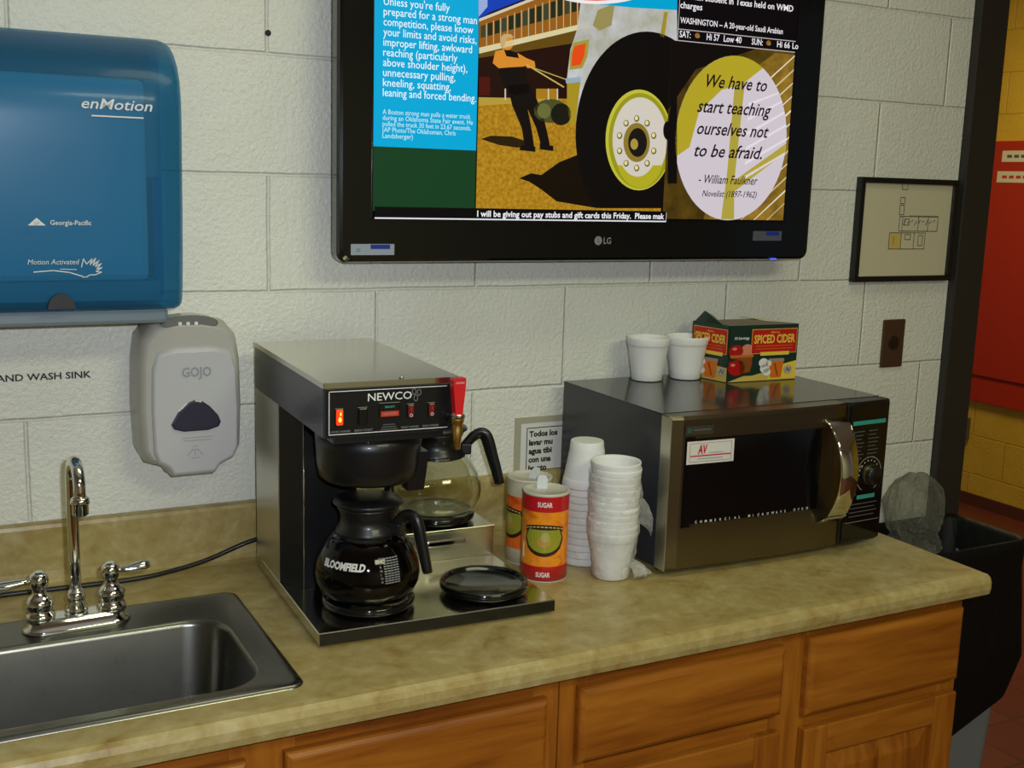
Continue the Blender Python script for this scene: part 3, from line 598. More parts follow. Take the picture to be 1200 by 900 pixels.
# ================================================================ FRAMED FLOOR PLAN
t = thing('picture_frame', 'thin black frame holding a small floor plan, right of the television', 'picture frame', (1.535, 0, 1.51))
w2, h2, fr = .157, .120, .013
b = MB()
for a, c in (((-w2, -h2), (w2, -h2+fr)), ((-w2, h2-fr), (w2, h2)), ((-w2, -h2+fr), (-w2+fr, h2-fr)), ((w2-fr, -h2+fr), (w2, h2-fr))): b.box((a[0], -.019, a[1]), (c[0], -.001, c[1]), m_blackm, .0015)
b.build('frame', t)
b = MB(); b.box((-w2+fr-.001, -.010, -h2+fr-.001), (w2-fr+.001, -.003, h2-fr+.001), mat('plan_paper', (206, 200, 170), .35, coat=.3)); pap = b.build('backing_sheet', t)
fn = lambda u, v: Vector((u, -.0104, v+.012)); fn2 = lambda u, v: Vector((u, -.0107, v+.012)); b = MB()
pl = mat('pale_yellow_print', (206, 180, 104), .5); b.poly([(-.050, -.056), (-.012, -.056), (-.012, -.018), (-.050, -.018)], pl, fn)
def rect(x0, z0, x1, z1, w=.0014): stroke(b, [(x0, z0), (x1, z0), (x1, z1), (x0, z1), (x0, z0)], w, m_ink, fn2)
for q in ((-.050, -.056, -.012, -.018), (-.012, -.056, .030, -.018), (.030, -.056, .066, -.018), (-.012, -.014, .040, .020), (.040, -.014, .072, .020), (.072, -.014, .104, .020), (-.022, -.014, -.012, .020), (-.024, .024, -.010, .046), (-.024, .050, -.010, .064), (-.022, .082, -.004, .098), (0, -.034, .018, -.022), (.044, -.048, .058, -.024), (-.006, .0, .01, .014)): rect(*q)
for k in range(9): stroke(b, [(-.008+k*.012, .0+.004*(k % 3)), (-.002+k*.012, .012-.003*(k % 2))], .0016, m_ink, fn2)
stroke(b, [(-.036, -.044), (-.036, -.028)], .0022, m_redlbl, fn2); stroke(b, [(.01, .022), (.104, .022)], .001, m_dgrey, fn2)
b.build('floor_plan_drawing', pap)
# ================================================================ BROWN WALL OUTLET
t = thing('wall_outlet', 'brown wall outlet plate below the framed plan, above the microwave end', 'outlet', (1.533, 0, 1.24))
b = MB(); b.box((-.035, -.007, -.058), (.035, -.0005, .058), m_brown, .003); b.build('plate', t)
b = MB(); b.lathe([(.017, 0), (.0165, .0025)], (0, 0, 0), mat('dark_brown_plastic', (40, 26, 18), .4), 24, mtx=Matrix.Translation((0, -.0065, .002)) @ Matrix.Rotation(R(90), 4, 'X'))
for x in (-.006, .006): b.box((x-.001, -.0098, -.002), (x+.001, -.0088, .008), m_slot)
b.lathe([(.0025, 0), (.0025, .0006)], (0, 0, 0), m_slot, 12, mtx=Matrix.Translation((0, -.0091, -.006)) @ Matrix.Rotation(R(90), 4, 'X')); b.build('socket', t)
# ================================================================ SPANISH HAND WASHING SIGN
t = thing('wall_sign', 'laminated Spanish sign on the wall partly hidden behind the microwave', 'sign', (.512, 0, 1.128))
b = MB(); b.box((0, -.0018, -.13), (.20, -.0004, 0), mat('laminate_border', (176, 172, 150), .25, coat=.4)); b.build('laminate_sheet', t)
fs = lambda u, v: Vector((u, -.0026, v)); fs2 = lambda u, v: Vector((u, -.0029, v))
b = MB(); b.poly([(.014, -.118), (.186, -.118), (.186, -.013), (.014, -.013)], mat('bright_paper', (222, 222, 216), .5), fs); stroke(b, [(.028, -.112), (.176, -.112), (.176, -.023), (.028, -.023), (.028, -.112)], .0018, m_ink, fs2)
for k, s_ in enumerate(('Todos los', 'lavar mu', 'agua tibi', 'con una', 'barato')): b.text(s_, fs2, m_ink, height=.0118, x=.033, y=-.041-.0178*k, bold=.045)
b.build('printed_sheet', t)

# ================================================================ COFFEE BREWER
t = thing('coffee_brewer', 'stainless commercial coffee brewer with a red lever and three warmer plates', 'coffee brewer', (-.034, -.070, ZC), R(-2.2)); brewer = t
BT = .023
b = MB(); b.box((0, -.392, .004), (.390, 0, BT), m_steeltop, .0012, 1)
b.box((.001, -.3935, .0045), (.389, -.3918, BT-.0012), m_gloss)
for x in (.02, .37):
    for y in (-.37, -.02): b.lathe([(.011, 0), (.012, .005)], (x, y, 0), m_blackp, 16)
b.build('base', t)
b = MB(); b.box((0, -.158, BT), (.108, -.002, .322), m_steelv, .001, 1)
b.prism([(.0015, -.158), (.030, -.200), (.118, -.200), (.118, -.1), (.0015, -.1)], BT+.0004, .322, m_blackp, axis='z')
b.tube([(.0305, -.2005, BT+.001), (.0305, -.2005, .318)], .0013, m_chrome, 8)
b.build('column', t)
b = MB(); hz0, hz1 = .320, .400
b.box((0, -.415, hz0), (.2035, 0, hz1-.003), m_dkmetal, .001, 1)  # stainless head: its dark reflections are painted in as charcoal
b.build('head_housing', t)
b = MB(); b.rings([[(x, y, z) for x, y in rrect(-.001, .2045, -.4165, .001, .002, 2)] for z in (hz1-.008, hz1)], m_steeltop, smooth=False)
b.lathe([(.004, 0), (.003, .0022), (.001, .003)], (.118, -.405, hz1), m_chrome, 14)
b.build('top_panel', t)
b = MB(); fy = -.4158; b.box((.003, fy-.0012, hz0+.002), (.2015, fy, hz1-.009), m_blackm, .0004, 1); pan = b.build('control_panel', t)
G = lambda u, v: Vector((u, fy-.0016, v)); b = MB()
stroke(b, [(.197, hz0+.011), (.008, hz0+.004), (.008, hz1-.014), (.190, hz1-.014)][:0] or [(.186, hz0+.006), (.0075, hz0+.006), (.0075, hz1-.0125), (.184, hz1-.0125)], .0011, m_white, G)
b.text('NEWCO', G, m_white, width=.066, height=.0115, x=.064, y=hz1-.0285, bold=.006)
for a in (20, 140, 260):
    cxx, czz = .137+.0045*math.cos(R(a)), hz1-.022+.006*math.sin(R(a)); stroke(b, [(cxx+.003*math.cos(R(q)), czz+.0045*math.sin(R(q))) for q in range(0, 361, 45)], .0008, m_grey, G)
for s_, x, w_ in (('LOWER WARMER', .024, .029), ('BREW START', .058, .027), ('FRONT WARMER', .128, .027), ('REAR WARMER', .160, .025)): b.text(s_, G, m_grey, width=w_, height=.0032, x=x, y=hz0+.0085, align='CENTER')
for k in range(3): b.poly([(.083+k*.002, hz0+.008+k*.0035), (.109-k*.002, hz0+.008+k*.0035), (.109-k*.002, hz0+.0095+k*.0035), (.083+k*.002, hz0+.0095+k*.0035)], m_dgrey, G)
b.build('panel_lettering', pan)
def sw(x, z, w, h, m, nm, lab):
    b = MB(); b.box((x-w/2-.0015, fy-.003, z-h/2-.0015), (x+w/2+.0015, fy, z+h/2+.0015), m_gloss, .0006, 1); b.box((x-w/2, fy-.006, z-h/2), (x+w/2, fy-.0028, z+h/2), m, .001, 1)
    if m is m_lit: b.poly(ell(x, z-.003, .0022, .0035, 14), m_litc, lambda u, v: Vector((u, fy-.0063, v))); b.poly(ell(x+.001, z+.005, .001, .0028, 10), m_litc, lambda u, v: Vector((u, fy-.0063, v)))
    if m is m_dullred: stroke(b, [(x, z+.001), (x, z+.005)], .001, m_redlbl, lambda u, v: Vector((u, fy-.0064, v))); stroke(b, [(x+.002*math.cos(R(q)), z-.006+.002*math.sin(R(q))) for q in range(0, 361, 30)], .0008, m_white, lambda u, v: Vector((u, fy-.0064, v)))
    o = b.build(nm, pan); 
    if lab: o['label'] = lab
    return o
zs = hz0+.032
sw(.022, zs-.001, .0095, .022, m_lit, 'rocker_switch', 'glowing red rocker switch'); sw(.056, zs-.001, .012, .022, m_gloss, 'rocker_switch', 'black rocker switch')
sw(.128, zs+.002, .009, .018, m_dullred, 'rocker_switch', 'dull red rocker switch'); sw(.160, zs+.002, .009, .018, m_dullred, 'rocker_switch', 'dull red rocker switch')
b = MB(); b.box((.080, fy-.003, zs-.006), (.112, fy, zs+.016), m_gloss, .0006, 1); b.box((.083, fy-.0036, zs-.004), (.110, fy-.003, zs+.0035), m_redlbl); b.text('READY', lambda u, v: Vector((u, fy-.0036, v)), m_teal, width=.015, height=.003, x=.0965, y=zs+.0085, align='CENTER', bold=.03)
b.text('LOW WATER', lambda u, v: Vector((u, fy-.004, v)), m_grey, width=.019, height=.003, x=.0965, y=zs-.0015, align='CENTER', bold=.02); b.build('indicator_light', pan)
# hot water faucet with red lever
b = MB(); b.tube([(.191, -.410, hz1-.058), (.191, -.440, hz1-.058)], .0085, m_blackp, 16)
b.lathe([(.0095, hz1-.052), (.0100, hz1-.058), (.0085, hz1-.062), (.0070, hz1-.068), (.0080, hz1-.072), (.0045, hz1-.100), (.0035, hz1-.102)], (.191, -.444, 0), m_brass, 24)
b.lathe([(.0096, hz1-.049), (.0104, hz1-.051), (.0104, hz1-.055), (.0096, hz1-.057)], (.191, -.444, 0), m_chrome, 24); b.build('hot_water_faucet', t)
b = MB(); b.rings([[(.190+sx_*w_, -.444+y_, z) for sx_, y_ in ((-1, -.008), (1, -.008), (1, .006), (-1, .006))] for w_, z in ((.0055, hz1-.053), (.0062, hz1-.040), (.0092, hz1-.012), (.0098, hz1+.002), (.0090, hz1+.004))], m_redlever, smooth=False)
b.text('CAUTION', lambda u, v: Vector((u, -.4526, v)), m_paper, width=.013, height=.003, x=.190, y=hz1-.004, align='CENTER'); b.build('lever', t)
# brew basket
b = MB(); bcx, bcy = .103, -.305
b.box((.020, -.398, .306), (.188, -.21, .3215), m_blackp, .002)
b.lathe([(.082, .307), (.081, .285), (.079, .255), (.075, .236), (.068, .230), (.02, .228), (.012, .222)], (bcx, bcy, 0), m_blackp, 40)
b.rings([[(bcx+.062+w_*c0, bcy-.03+w_*s0, z) for c0, s0 in ((-1, -1), (1, -1), (1, 1), (-1, 1))] for w_, z in ((.018, .275), (.016, .245), (.013, .214))], m_blackp, smooth=False)
b.build('brew_basket', t)
b = MB(); b.tube([(.178, -.19, .080), (.178, -.19, .322)], .0085, m_blackp, 14); b.build('water_pipe', t)
# upper warmer stage
b = MB(); b.box((.120, -.152, BT), (.390, -.001, .078), m_steel, .0012, 1)
b.box((.120, -.1535, .074), (.391, -.152, .0785), m_steeltop, .0005, 1)
b.rings([[(x, y, z) for x, z in rrect(.262-i, .335+i, .050-i, .060+i, .0045, 5)] for y, i in ((-.1518, 0), (-.1545, 0), (-.1555, -.0015))], m_brass if 0 else m_chrome, smooth=False)
b.build('upper_warmer_stage', t)
def warmer(x, y, z, r, lab=None):
    b = MB(); b.lathe([(r*.86, 0), (r*.93, .004), (r, .008), (r*1.0, .015), (r*.97, .0185), (r*.92, .0180), (r*.88, .0125), (r*.84, .0110), (r*.55, .0108), (r*.50, .0095), (.001, .0092)], (x, y, z), m_gloss, 56, cap1=False)
    b.build('warmer_plate', t)
warmer(.105, -.305, BT, .072); warmer(.300, -.312, BT, .073); warmer(.304, -.085, .0785, .070)

# ---- carafes
def carafe(name, label, x, y, z, hang, dark, liquid):
    """round glass pot with black collar, lid and a handle standing off at world angle hang"""
    t = thing(name, label, 'coffee pot', (x, y, z), hang)
    P = [(.052, 0), (.064, .003), (.073, .010), (.0800, .026), (.0815, .040), (.079, .056), (.072, .073), (.062, .090), (.052, .102), (.0455, .110)]
    def ringz(Q): return [[(r*math.cos(2*math.pi*k/56), r*math.sin(2*math.pi*k/56), zz_) for k in range(56)] for r, zz_ in Q]
    b = MB()
    if dark:   # brewed coffee fills it to the shoulder and sits right against the glass
        lo = [q for q in P if q[1] < liquid] + [(interp(P, liquid), liquid)]; hi = [(interp(P, liquid), liquid)] + [q for q in P if q[1] > liquid]
        b.rings(ringz(hi + [(r-.0022, z_) for r, z_ in hi[::-1]]), m_glass, cap0=False, cap1=False); b.build('glass_bowl', t)
        b = MB(); b.lathe(lo + [(interp(P, liquid)-.002, liquid+.0002)], (0, 0, 0), m_coffee, 56); b.build('coffee', t)
    else:
        inn = [(r-.0022, zz_+(.0022 if k == 0 else .0005)) for k, (r, zz_) in enumerate(P)]
        b.rings(ringz(P + inn[::-1]), m_glass, cap0=True, cap1=True); b.build('glass_bowl', t)
    b = MB(); b.lathe([(.0465, .098), (.0510, .101), (.0500, .108), (.0440, .115), (.0425, .126), (.0450, .136), (.0480, .142), (.0470, .145), (.040, .144), (.038, .112)], (0, 0, 0), m_blackp, 48, cap0=False)
    b.box((.043, -.011, .104), (.062, .011, .124), m_blackp, .003); b.build('collar', t)
    b = MB(); b.lathe([(.0395, .140), (.0490, .1450), (.0545, .149), (.0530, .153), (.038, .158), (.026, .159), (.004, .160)], (0, 0, 0), m_blackp, 48); b.build('lid', t)
    hp = [(.048, .114), (.058, .128), (.070, .137), (.081, .136), (.088, .125), (.094, .102), (.100, .077), (.106, .052)] if dark else [(.048, .114), (.060, .130), (.072, .140), (.083, .141), (.090, .131), (.098, .105), (.107, .076), (.114, .050)]
    sp2 = smooth_path([(x_, 0, z_) for x_, z_ in hp], 4); nn_ = len(sp2)
    b = MB(); b.tube(sp2, [.0090+.0045*min(1, k/(nn_*.5))-.003*max(0, (k/nn_-.6)/.4) for k in range(nn_)], m_blackp, 16, flat=.7); b.build('handle', t)
    return t, P
def bworld(lx, ly, lz):
    a = R(-2.2); return (-.034+lx*math.cos(a)-ly*math.sin(a), -.070+lx*math.sin(a)+ly*math.cos(a), ZC+lz)
x, y, z = bworld(.103, -.305, BT+.0165)
t, P = carafe('coffee_carafe', 'round glass pot full of dark coffee under the brew basket', x, y, BT+ZC+.0188, R(-52), True, .098)
ca = t; a_cam = math.atan2(CAM.y-y, CAM.x-x)-R(-52)
rf = lambda v: interp(P, v)
b = MB(); b.text('BLOOMFIELD', wrap(0, 0, 0, rf, a_cam-.55, .0009), m_paper, width=.072, height=.0105, x=-.034, y=.062, bold=.05)
b.build('pot_lettering', ca)
wf = wrap(0, 0, 0, rf, a_cam+.42, .0009); b = MB()
for k, ch in enumerate('WARNING'): b.text(ch, wf, m_grey, height=.0034, x=-.013, y=.0765-.0054*k, bold=.02)
for k in range(11):
    for j in range(5): b.poly([(-.007+j*.0052, .0775-.0035*k), (-.007+j*.0052+.0042+.0006*((k*j) % 2), .0775-.0035*k), (-.007+j*.0052+.0042+.0006*((k*j) % 2), .0792-.0035*k), (-.007+j*.0052, .0792-.0035*k)], m_grey, wf)
b.build('warning_print', ca)
x, y, z = bworld(.304, -.085, .0785)
t, P2 = carafe('coffee_carafe', 'empty clear glass pot on the upper warmer behind the brew head', x, y, z+.0188, R(-25), False, 0)
a_cam = math.atan2(CAM.y-y, CAM.x-x)-R(-25); wf = wrap(0, 0, 0, rf, a_cam, .0009); b = MB()
for k in range(3): b.poly(ell(-.012+k*.006, .066-.001*k, .0014, .0012, 10), m_ink, wf)
b.build('measure_marks', t)

# ================================================================ SUGAR AND CREAMER CANISTERS
def canister(name, label, x, y, face, top_c, mid_c, word, wordm, wordc, flap):
    t = thing(name, label, 'canister', (x, y, ZC)); r = .0410; h = .158
    b = MB(); m1, m2, mr = mat('label_band', top_c, .28, coat=.3), mat('label_orange', mid_c, .28, coat=.3), mat('canister_rim', (196, 192, 176), .4)
    tt = NT(m2); tt.l(tt.ramp(tt.noise(tt.coord(), 34, 3, .5, .5), [(.35, mid_c), (.55, (min(255, mid_c[0]+18), mid_c[1]+20, mid_c[2])), (.72, (mid_c[0]-20, max(0, mid_c[1]-42), 20))]), tt.b.inputs['Base Color'])
    for z1, z2, m in ((.0015, .029, m1), (.029, .126, m2), (.126, .153, m1)): b.lathe([(r, z1), (r, z2)], (0, 0, 0), m, 56, cap0=z1 < .01, cap1=False)
    b.lathe([(r-.003, 0), (r+.0004, .0005), (r+.0004, .002), (r, .0022)], (0, 0, 0), mr, 56, cap0=True, cap1=False); b.build('can', t)
    b = MB(); b.lathe([(r, .153), (r+.0006, .1535), (r+.0006, .157), (r-.001, .158), (r-.003, .1575), (r-.0035, .155), (.001, .155)], (0, 0, 0), mr, 56, cap0=False, cap1=False); b.build('lid', t)
    b = MB(); fl = flap
    b.prism([(-.009, 0), (.009, 0), (.0095, .018), (.006, .0235), (-.006, .0235), (-.0085, .018)], -.0005, .0006, mat('white_card', (206, 212, 214), .5), axis='y', mtx=Matrix.Translation((fl[0], fl[1], .155)) @ Matrix.Rotation(fl[2], 4, 'Z') @ Matrix.Rotation(fl[3], 4, 'X')); b.build('pouring_flap', t)
    w = wrap(0, 0, 0, lambda v: r, face, .0005); w2 = wrap(0, 0, 0, lambda v: r, face, .0009); w3 = wrap(0, 0, 0, lambda v: r, face, .0012); b = MB()
    def strip(pts_, m, ww, nseg=1):
        b.poly(pts_, m, ww)
    dk, gr, tn = mat('badge_dark', (52, 34, 26), .3), mat('badge_green', (150, 152, 44), .3), mat('badge_tan', (186, 144, 66), .3)
    def fan(cx_, cz_, rx, rz, m, ww, a0=0, a1=360, k=24):
        q = ell(cx_, cz_, rx, rz, k, a0, a1)
        xs = sorted(set(round(p[0], 6) for p in q)); 
        # vertical slices follow the round wall
        nsl = 12
        for i in range(nsl):
            xa, xb = cx_-rx+2*rx*i/nsl, cx_-rx+2*rx*(i+1)/nsl
            ha = rz*math.sqrt(max(0, 1-((xa-cx_)/rx)**2)); hb = rz*math.sqrt(max(0, 1-((xb-cx_)/rx)**2))
            pa = [(xa, cz_-ha), (xb, cz_-hb), (xb, cz_+hb), (xa, cz_+ha)]
            if a0 != 0: pa = [(xa, cz_-ha), (xb, cz_-hb), (xb, cz_+min(hb, a1)), (xa, cz_+min(ha, a1))]
            if ha < 1e-6: pa = [pa[0], pa[1], pa[2]]
            if hb < 1e-6: pa = [pa[0], pa[1], pa[3]]
            b.poly(pa, m, ww)
    fan(0, .078, .0365, .031, dk, w, 1, .018); fan(0, .080, .0330, .0262, gr, w2, 1, .015)
    for i in range(10):  # arched name band
        xa, xb = -.035+.007*i, -.035+.007*(i+1); za, zb2 = .096-4.5*xa*xa, .096-4.5*xb*xb
        b.poly([(xa, za), (xb, zb2), (xb, zb2+.0085), (xa, za+.0085)], dk, w2)
        b.poly([(xa+.001, za+.0035), (xb-.001, zb2+.0035), (xb-.001, zb2+.0058), (xa+.001, za+.0058)], mat('badge_cream', (196, 170, 110), .3) if i == 0 else b.m[-1], w3)
    fan(0, .074, .013, .010, tn, w3); fan(.002, .082, .008, .009, mat('badge_pale', (176, 168, 90), .3), wrap(0, 0, 0, lambda v: r, face, .0015))
    b.build('badge', t); b = MB()
    if word:
        b.text(word, w, wordc, width=.026, height=.0088, x=0, y=.1355, align='CENTER', bold=.03); b.text(word, w, wordc, width=.025, height=.0088, x=0, y=.0105, align='CENTER', bold=.03)
    if word: b.build('lettering', t)
    return t
fa = lambda x, y: math.atan2(CAM.y-y, CAM.x-x)
canister('sugar_canister', 'red and orange sugar canister standing in front of its paler twin', .412, -.312, fa(.412, -.312)-.03, (190, 26, 34), (226, 130, 30), 'SUGAR', None, m_white, (-.002, .012, R(-30), R(-8)))
canister('creamer_canister', 'orange canister with cream bands standing behind the sugar canister', .428, -.222, fa(.428, -.222)-1.0, (196, 190, 160), (224, 96, 34), None, None, m_white, (-.002, -.010, R(-75), R(-38)))

# ================================================================ FOAM CUPS
def cup_mesh(H=.088, rt_=.0445, rb=.0300):
    b = MB(); pr = [(rb, 0), (rb+.0012, .0015)] + [(rb+(rt_-rb)*k, H*k) for k in (.2, .4, .6, .78)] + [(rb+(rt_-rb)*.80+.0002, H*.80), (rt_-.0022, H*.805), (rt_-.0014, H*.83), (rt_+.0004, H*.97), (rt_-.0002, H)]
    inn = [(rt_-.0018, H-.0006), (rt_-.003, H*.93), (rb-.001+(rt_-rb)*.5, H*.5), (rb-.0025, .004), (.002, .0035)]
    b.lathe(pr + inn, (0, 0, 0), m_foam, 48, cap1=True); o = b.build('foam_cup'); return o
CH = .088
c0 = cup_mesh(); c0.location = (.770, -.082, 1.207); tag(c0, 'white foam cup on the microwave, the left one of the pair', 'cup', 'foam cups on the microwave')
c1 = c0.copy(); C.objects.link(c1); c1.location = (.860, -.090, 1.207); tag(c1, 'white foam cup on the microwave, touching the cider box', 'cup', 'foam cups on the microwave')
def cup_stack(x, y, n, pitch, inv, s, lean, lab, grp):
    for k in range(n):
        c = c0.copy(); C.objects.link(c); c.scale = (s, s, s)
        j = math.sin(k*2.1)*.0008
        z = ZC + .001 + pitch*k + (CH*s if inv else 0)
        c.rotation_euler = (math.pi if inv else 0, 0, k*.7)
        h = pitch*k; c.location = (x+lean[0]*h+j, y+lean[1]*h-j, z); tag(c, lab[0], 'cup', grp)
        if k == n-1: tag(c, lab[1], 'cup', grp)
        if k == 0: tag(c, lab[2], 'cup', grp)
s1 = 1.0
cup_stack(.520, -.362, 12, .0112, False, .98, (.02, .0), ('foam cup inside the upright front stack in a plastic sleeve', 'open top foam cup of the upright stack in a plastic sleeve', 'bottom foam cup of the upright stack, showing its narrow base'), 'foam cups in the front sleeve')
cup_stack(.520, -.268, 12, .0128, True, .96, (0, 0), ('upside down foam cup within the rear stack behind the sleeve', 'topmost upside down foam cup of the rear stack', 'bottom upside down foam cup of the rear stack'), 'foam cups in the rear stack')
def baggy(name, label, rings_, c, m, amp=.004, n=64, sc=30, cap0=False, cap1=False, seed=0.):
    b = MB(); rs = []
    for r, z in rings_:
        ring = []
        for k in range(n):
            a = 2*math.pi*k/n; p = Vector((math.cos(a)*r, math.sin(a)*r, z))
            d = noise.noise((p + Vector((seed, 0, 0)))*sc)*amp*1.6 + noise.noise((p+Vector((3, seed, 1)))*sc*2.6)*amp*.8
            ring.append((p.x*(1+d/max(r, .01)), p.y*(1+d/max(r, .01)), z + (noise.noise(p*sc+Vector((9, 9, 9)))*amp*.8 if 0 < z else 0)))
        rs.append(ring)
    b.rings(rs, m, cap0=cap0, cap1=cap1); o = b.build(name); o.location = c; tag(o, label, 'plastic bag'); return o
pts_ = []
for k in range(22):
    z = .003 + k*.0090; r = .0318 + min(z, .082)*.168 + (.0012 if k % 2 else 0); pts_.append((r, z))
bg = baggy('plastic_sleeve', 'clear crinkled plastic sleeve around the front stack of foam cups', pts_, (.5215, -.362, ZC), m_film, .0028)
# twisted tail of the sleeve
b = MB(); rs = []
for k, (dx, dz, w_) in enumerate(((.040, .120, .020), (.052, .116, .024), (.062, .105, .022), (.069, .092, .014), (.072, .080, .006), (.073, .070, .003))):
    rs.append([(dx+noise.noise(Vector((k*.9, j, 2)))*.004, -.012+w_*math.cos(2*math.pi*j/18)*.7, dz+w_*math.sin(2*math.pi*j/18)+noise.noise(Vector((j*.8, k, 5)))*.004) for j in range(18)])
b.rings(rs, m_film, cap0=False, cap1=False); o = b.build('twisted_tail', bg)
b = MB(); rs = []
for k, (dx, w_, h_) in enumerate(((.020, .030, .022), (.036, .030, .028), (.050, .026, .020), (.060, .020, .010), (.068, .012, .003))):
    rs.append([(dx+noise.noise(Vector((k*.9, j, 7)))*.006, -.014+w_*math.cos(2*math.pi*j/18), .004+abs(h_*math.sin(2*math.pi*j/18))+.003*noise.noise(Vector((j*.8, k, 8)))) for j in range(18)])
b.rings(rs, m_film, cap0=False, cap1=False); b.build('crumpled_end', bg)
pts2 = [(.0455+(.0015 if k % 2 else 0)-max(0, k*.009-.11)*.12, .002+k*.009) for k in range(15)]
baggy('plastic_sleeve', 'clear plastic sleeve around the rear stack, behind the front one', pts2, (.520, -.268, ZC), m_film, .0022, seed=4.)

# ================================================================ MICROWAVE
t = thing('microwave_oven', 'commercial microwave oven with a stainless door and chrome bow handle', 'microwave', (.598, -.040, ZC)); WM, HM = .517, .292
b = MB(); b.box((.002, -.340, .013), (WM-.002, 0, HM-.001), m_dkmetal, .0015, 1)
b.box((.001, -.341, HM-.0025), (WM-.001, .0005, HM), m_mwtop, .001, 1)
for k in range(14): b.box((-.0002, -.06-k*.008, .05), (.0025, -.056-k*.008, .12), m_ink)
b.build('cabinet', t)
for x in (.03, WM-.03):
    for y in (-.325, -.03): b = MB(); b.lathe([(.013, 0), (.014, .003), (.013, .0135)], (x, y, 0), m_blackp, 18); b.build('foot', t)
DW = .400
def curved(x): return -.372 - .010*(1-((x-WM/2)/(WM/2))**2)
def panel(b, x0, x1, z0, z1, yb, m, n=16, r=.004, off=0):
    xs = [x0+(x1-x0)*k/n for k in range(n+1)]
    prof = [(x0, yb)] + [(x, curved(x)-off + (r if k in (0, n) else 0)) for k, x in enumerate(xs)] + [(x1, yb)]
    def rg(z, i): return [(x, y + (i if 0 < k < len(prof)-1 else 0), z) for k, (x, y) in enumerate(prof)]
    b.rings([rg(z0, .004), rg(z0+.003, .001), rg(z0+.006, 0), rg(z1-.006, 0), rg(z1-.003, .001), rg(z1, .004)], m, smooth=False)
b = MB(); panel(b, 0, DW, .012, HM-.001, -.343, m_door); b.box((-.0008, -.3735, .0135), (.0012, -.3435, HM-.0025), m_steelv, .0004, 1); b.build('door', t); dr = bpy.context.scene.objects.get('door.004') or C.objects[-1]  # paler strip on the door's left edge paints in the reflected room
dr = C.objects[len(C.objects)-1]
b = MB(); panel(b, .030, .338, .090, .254, curved(.2)+.006, m_gloss, off=.0008, r=.0003); dw = b.build('door_window', dr)
cf = lambda u, v: Vector((u, curved(u)-.0020, v)); cf2 = lambda u, v: Vector((u, curved(u)-.0024, v)); cf3 = lambda u, v: Vector((u, curved(u)-.0028, v))
b = MB()
xx = .058
for ch in 'COMMERCIAL MICROWAVE OVEN':
    if ch != ' ': b.text(ch, cf, m_white, height=.0048, x=xx, y=.0965, bold=.01)
    xx += .0105
b.build('window_lettering', dw)
b = MB()
def cpoly(x0, x1, z0, z1, m, fn, n=6):
    for k in range(n): a, c = x0+(x1-x0)*k/n, x0+(x1-x0)*(k+1)/n; b.poly([(a, z0), (c, z0), (c, z1), (a, z1)], m, fn)
cpoly(.033, .132, .205, .246, m_paper, cf); cpoly(.038, .127, .209, .2094, m_ink, cf2); stroke(b, [(.039, .209), (.039, .242), (.126, .242), (.126, .209), (.039, .209)], .0007, m_red, cf2); cpoly(.040, .125, .2185, .2208, m_red, cf3)
b.text('AV', cf3, m_red, width=.020, height=.0165, shear=.15, x=.055, y=.2235, bold=.03); cpoly(.078, .108, .2235, .2246, m_grey, cf3); cpoly(.055, .108, .2135, .2147, m_grey, cf3)
b.build('service_sticker', dr)
b = MB(); cpoly(.028, .085, .258, .274, mat('tin_badge', (96, 92, 74), .35, metal=.7), cf); cpoly(.044, .080, .265, .268, m_dgrey, cf2); cpoly(.032, .040, .262, .270, mat('badge_teal', (50, 84, 80), .4), cf2); b.build('badge', dr)
# bow handle: a wide polished strap
b = MB(); rs = []; NS = 28
for k in range(NS+1):
    u = k/NS; z = .066+.196*u; arc = math.sin(math.pi*u)**.55; w_ = .022+.005*abs(2*u-1)**2; base = curved(.372)-.001; y = base-.046*arc
    dz = -.010*math.cos(math.pi*u); 
    rs.append([(.368+sx_*w_, y+yy, z+dz*(yy/.008)) for sx_, yy in ((-1, -.001), (-.8, -.0045), (0, -.006), (.8, -.0045), (1, -.001), (.9, .0035), (-.9, .0035))])
b.rings(rs, m_chrome); b.build('handle', dr)
b = MB(); panel(b, DW+.002, WM, .012, HM-.001, -.343, m_blackm, n=8); pan = b.build('control_panel', t)
b = MB(); cpoly(DW+.008, WM-.006, .018, .285, m_gloss, lambda u, v: Vector((u, curved(u)-.0010, v))); cpoly(DW+.014, WM-.014, .247, .255, m_teal, cf); cpoly(DW+.040, WM-.028, .100, .108, m_teal, cf)
for k in range(8): 
    for j in range(2): cpoly(DW+.018+j*.040, DW+.048+j*.040-.004*((k+j) % 3), .233-k*.0075, .2350-k*.0075, m_dgrey, cf, 2)
for k in range(4): cpoly(DW+.022, WM-.020-.006*(k % 2), .090-k*.008, .0918-k*.008, m_dgrey, cf, 2)
cpoly(DW+.014, WM-.012, .055, .056, m_grey, cf)
kc = (DW+.068, .148)
stroke(b, [(kc[0]+.034*math.cos(R(q)), kc[1]+.034*math.sin(R(q))) for q in range(-60, 241, 12)], .0016, m_grey, cf)
for q in range(0, 181, 20): b.poly(ell(kc[0]+.027*math.cos(R(q)), kc[1]+.027*math.sin(R(q)), .0013, .0013, 8), m_white, cf)
b.build('panel_print', pan)
b = MB(); mt = Matrix.Translation((kc[0], curved(kc[0])-.001, kc[1])) @ Matrix.Rotation(R(90), 4, 'X')
b.lathe([(.021, 0), (.020, .004), (.0185, .006), (.0180, .018), (.0165, .020), (.001, .0205)], (0, 0, 0), m_blackp, 36, mtx=mt); b.lathe([(.0192, .0055), (.0200, .008), (.0192, .0105)], (0, 0, 0), m_brass, 36, cap0=False, cap1=False, mtx=mt); b.build('timer_knob', pan)

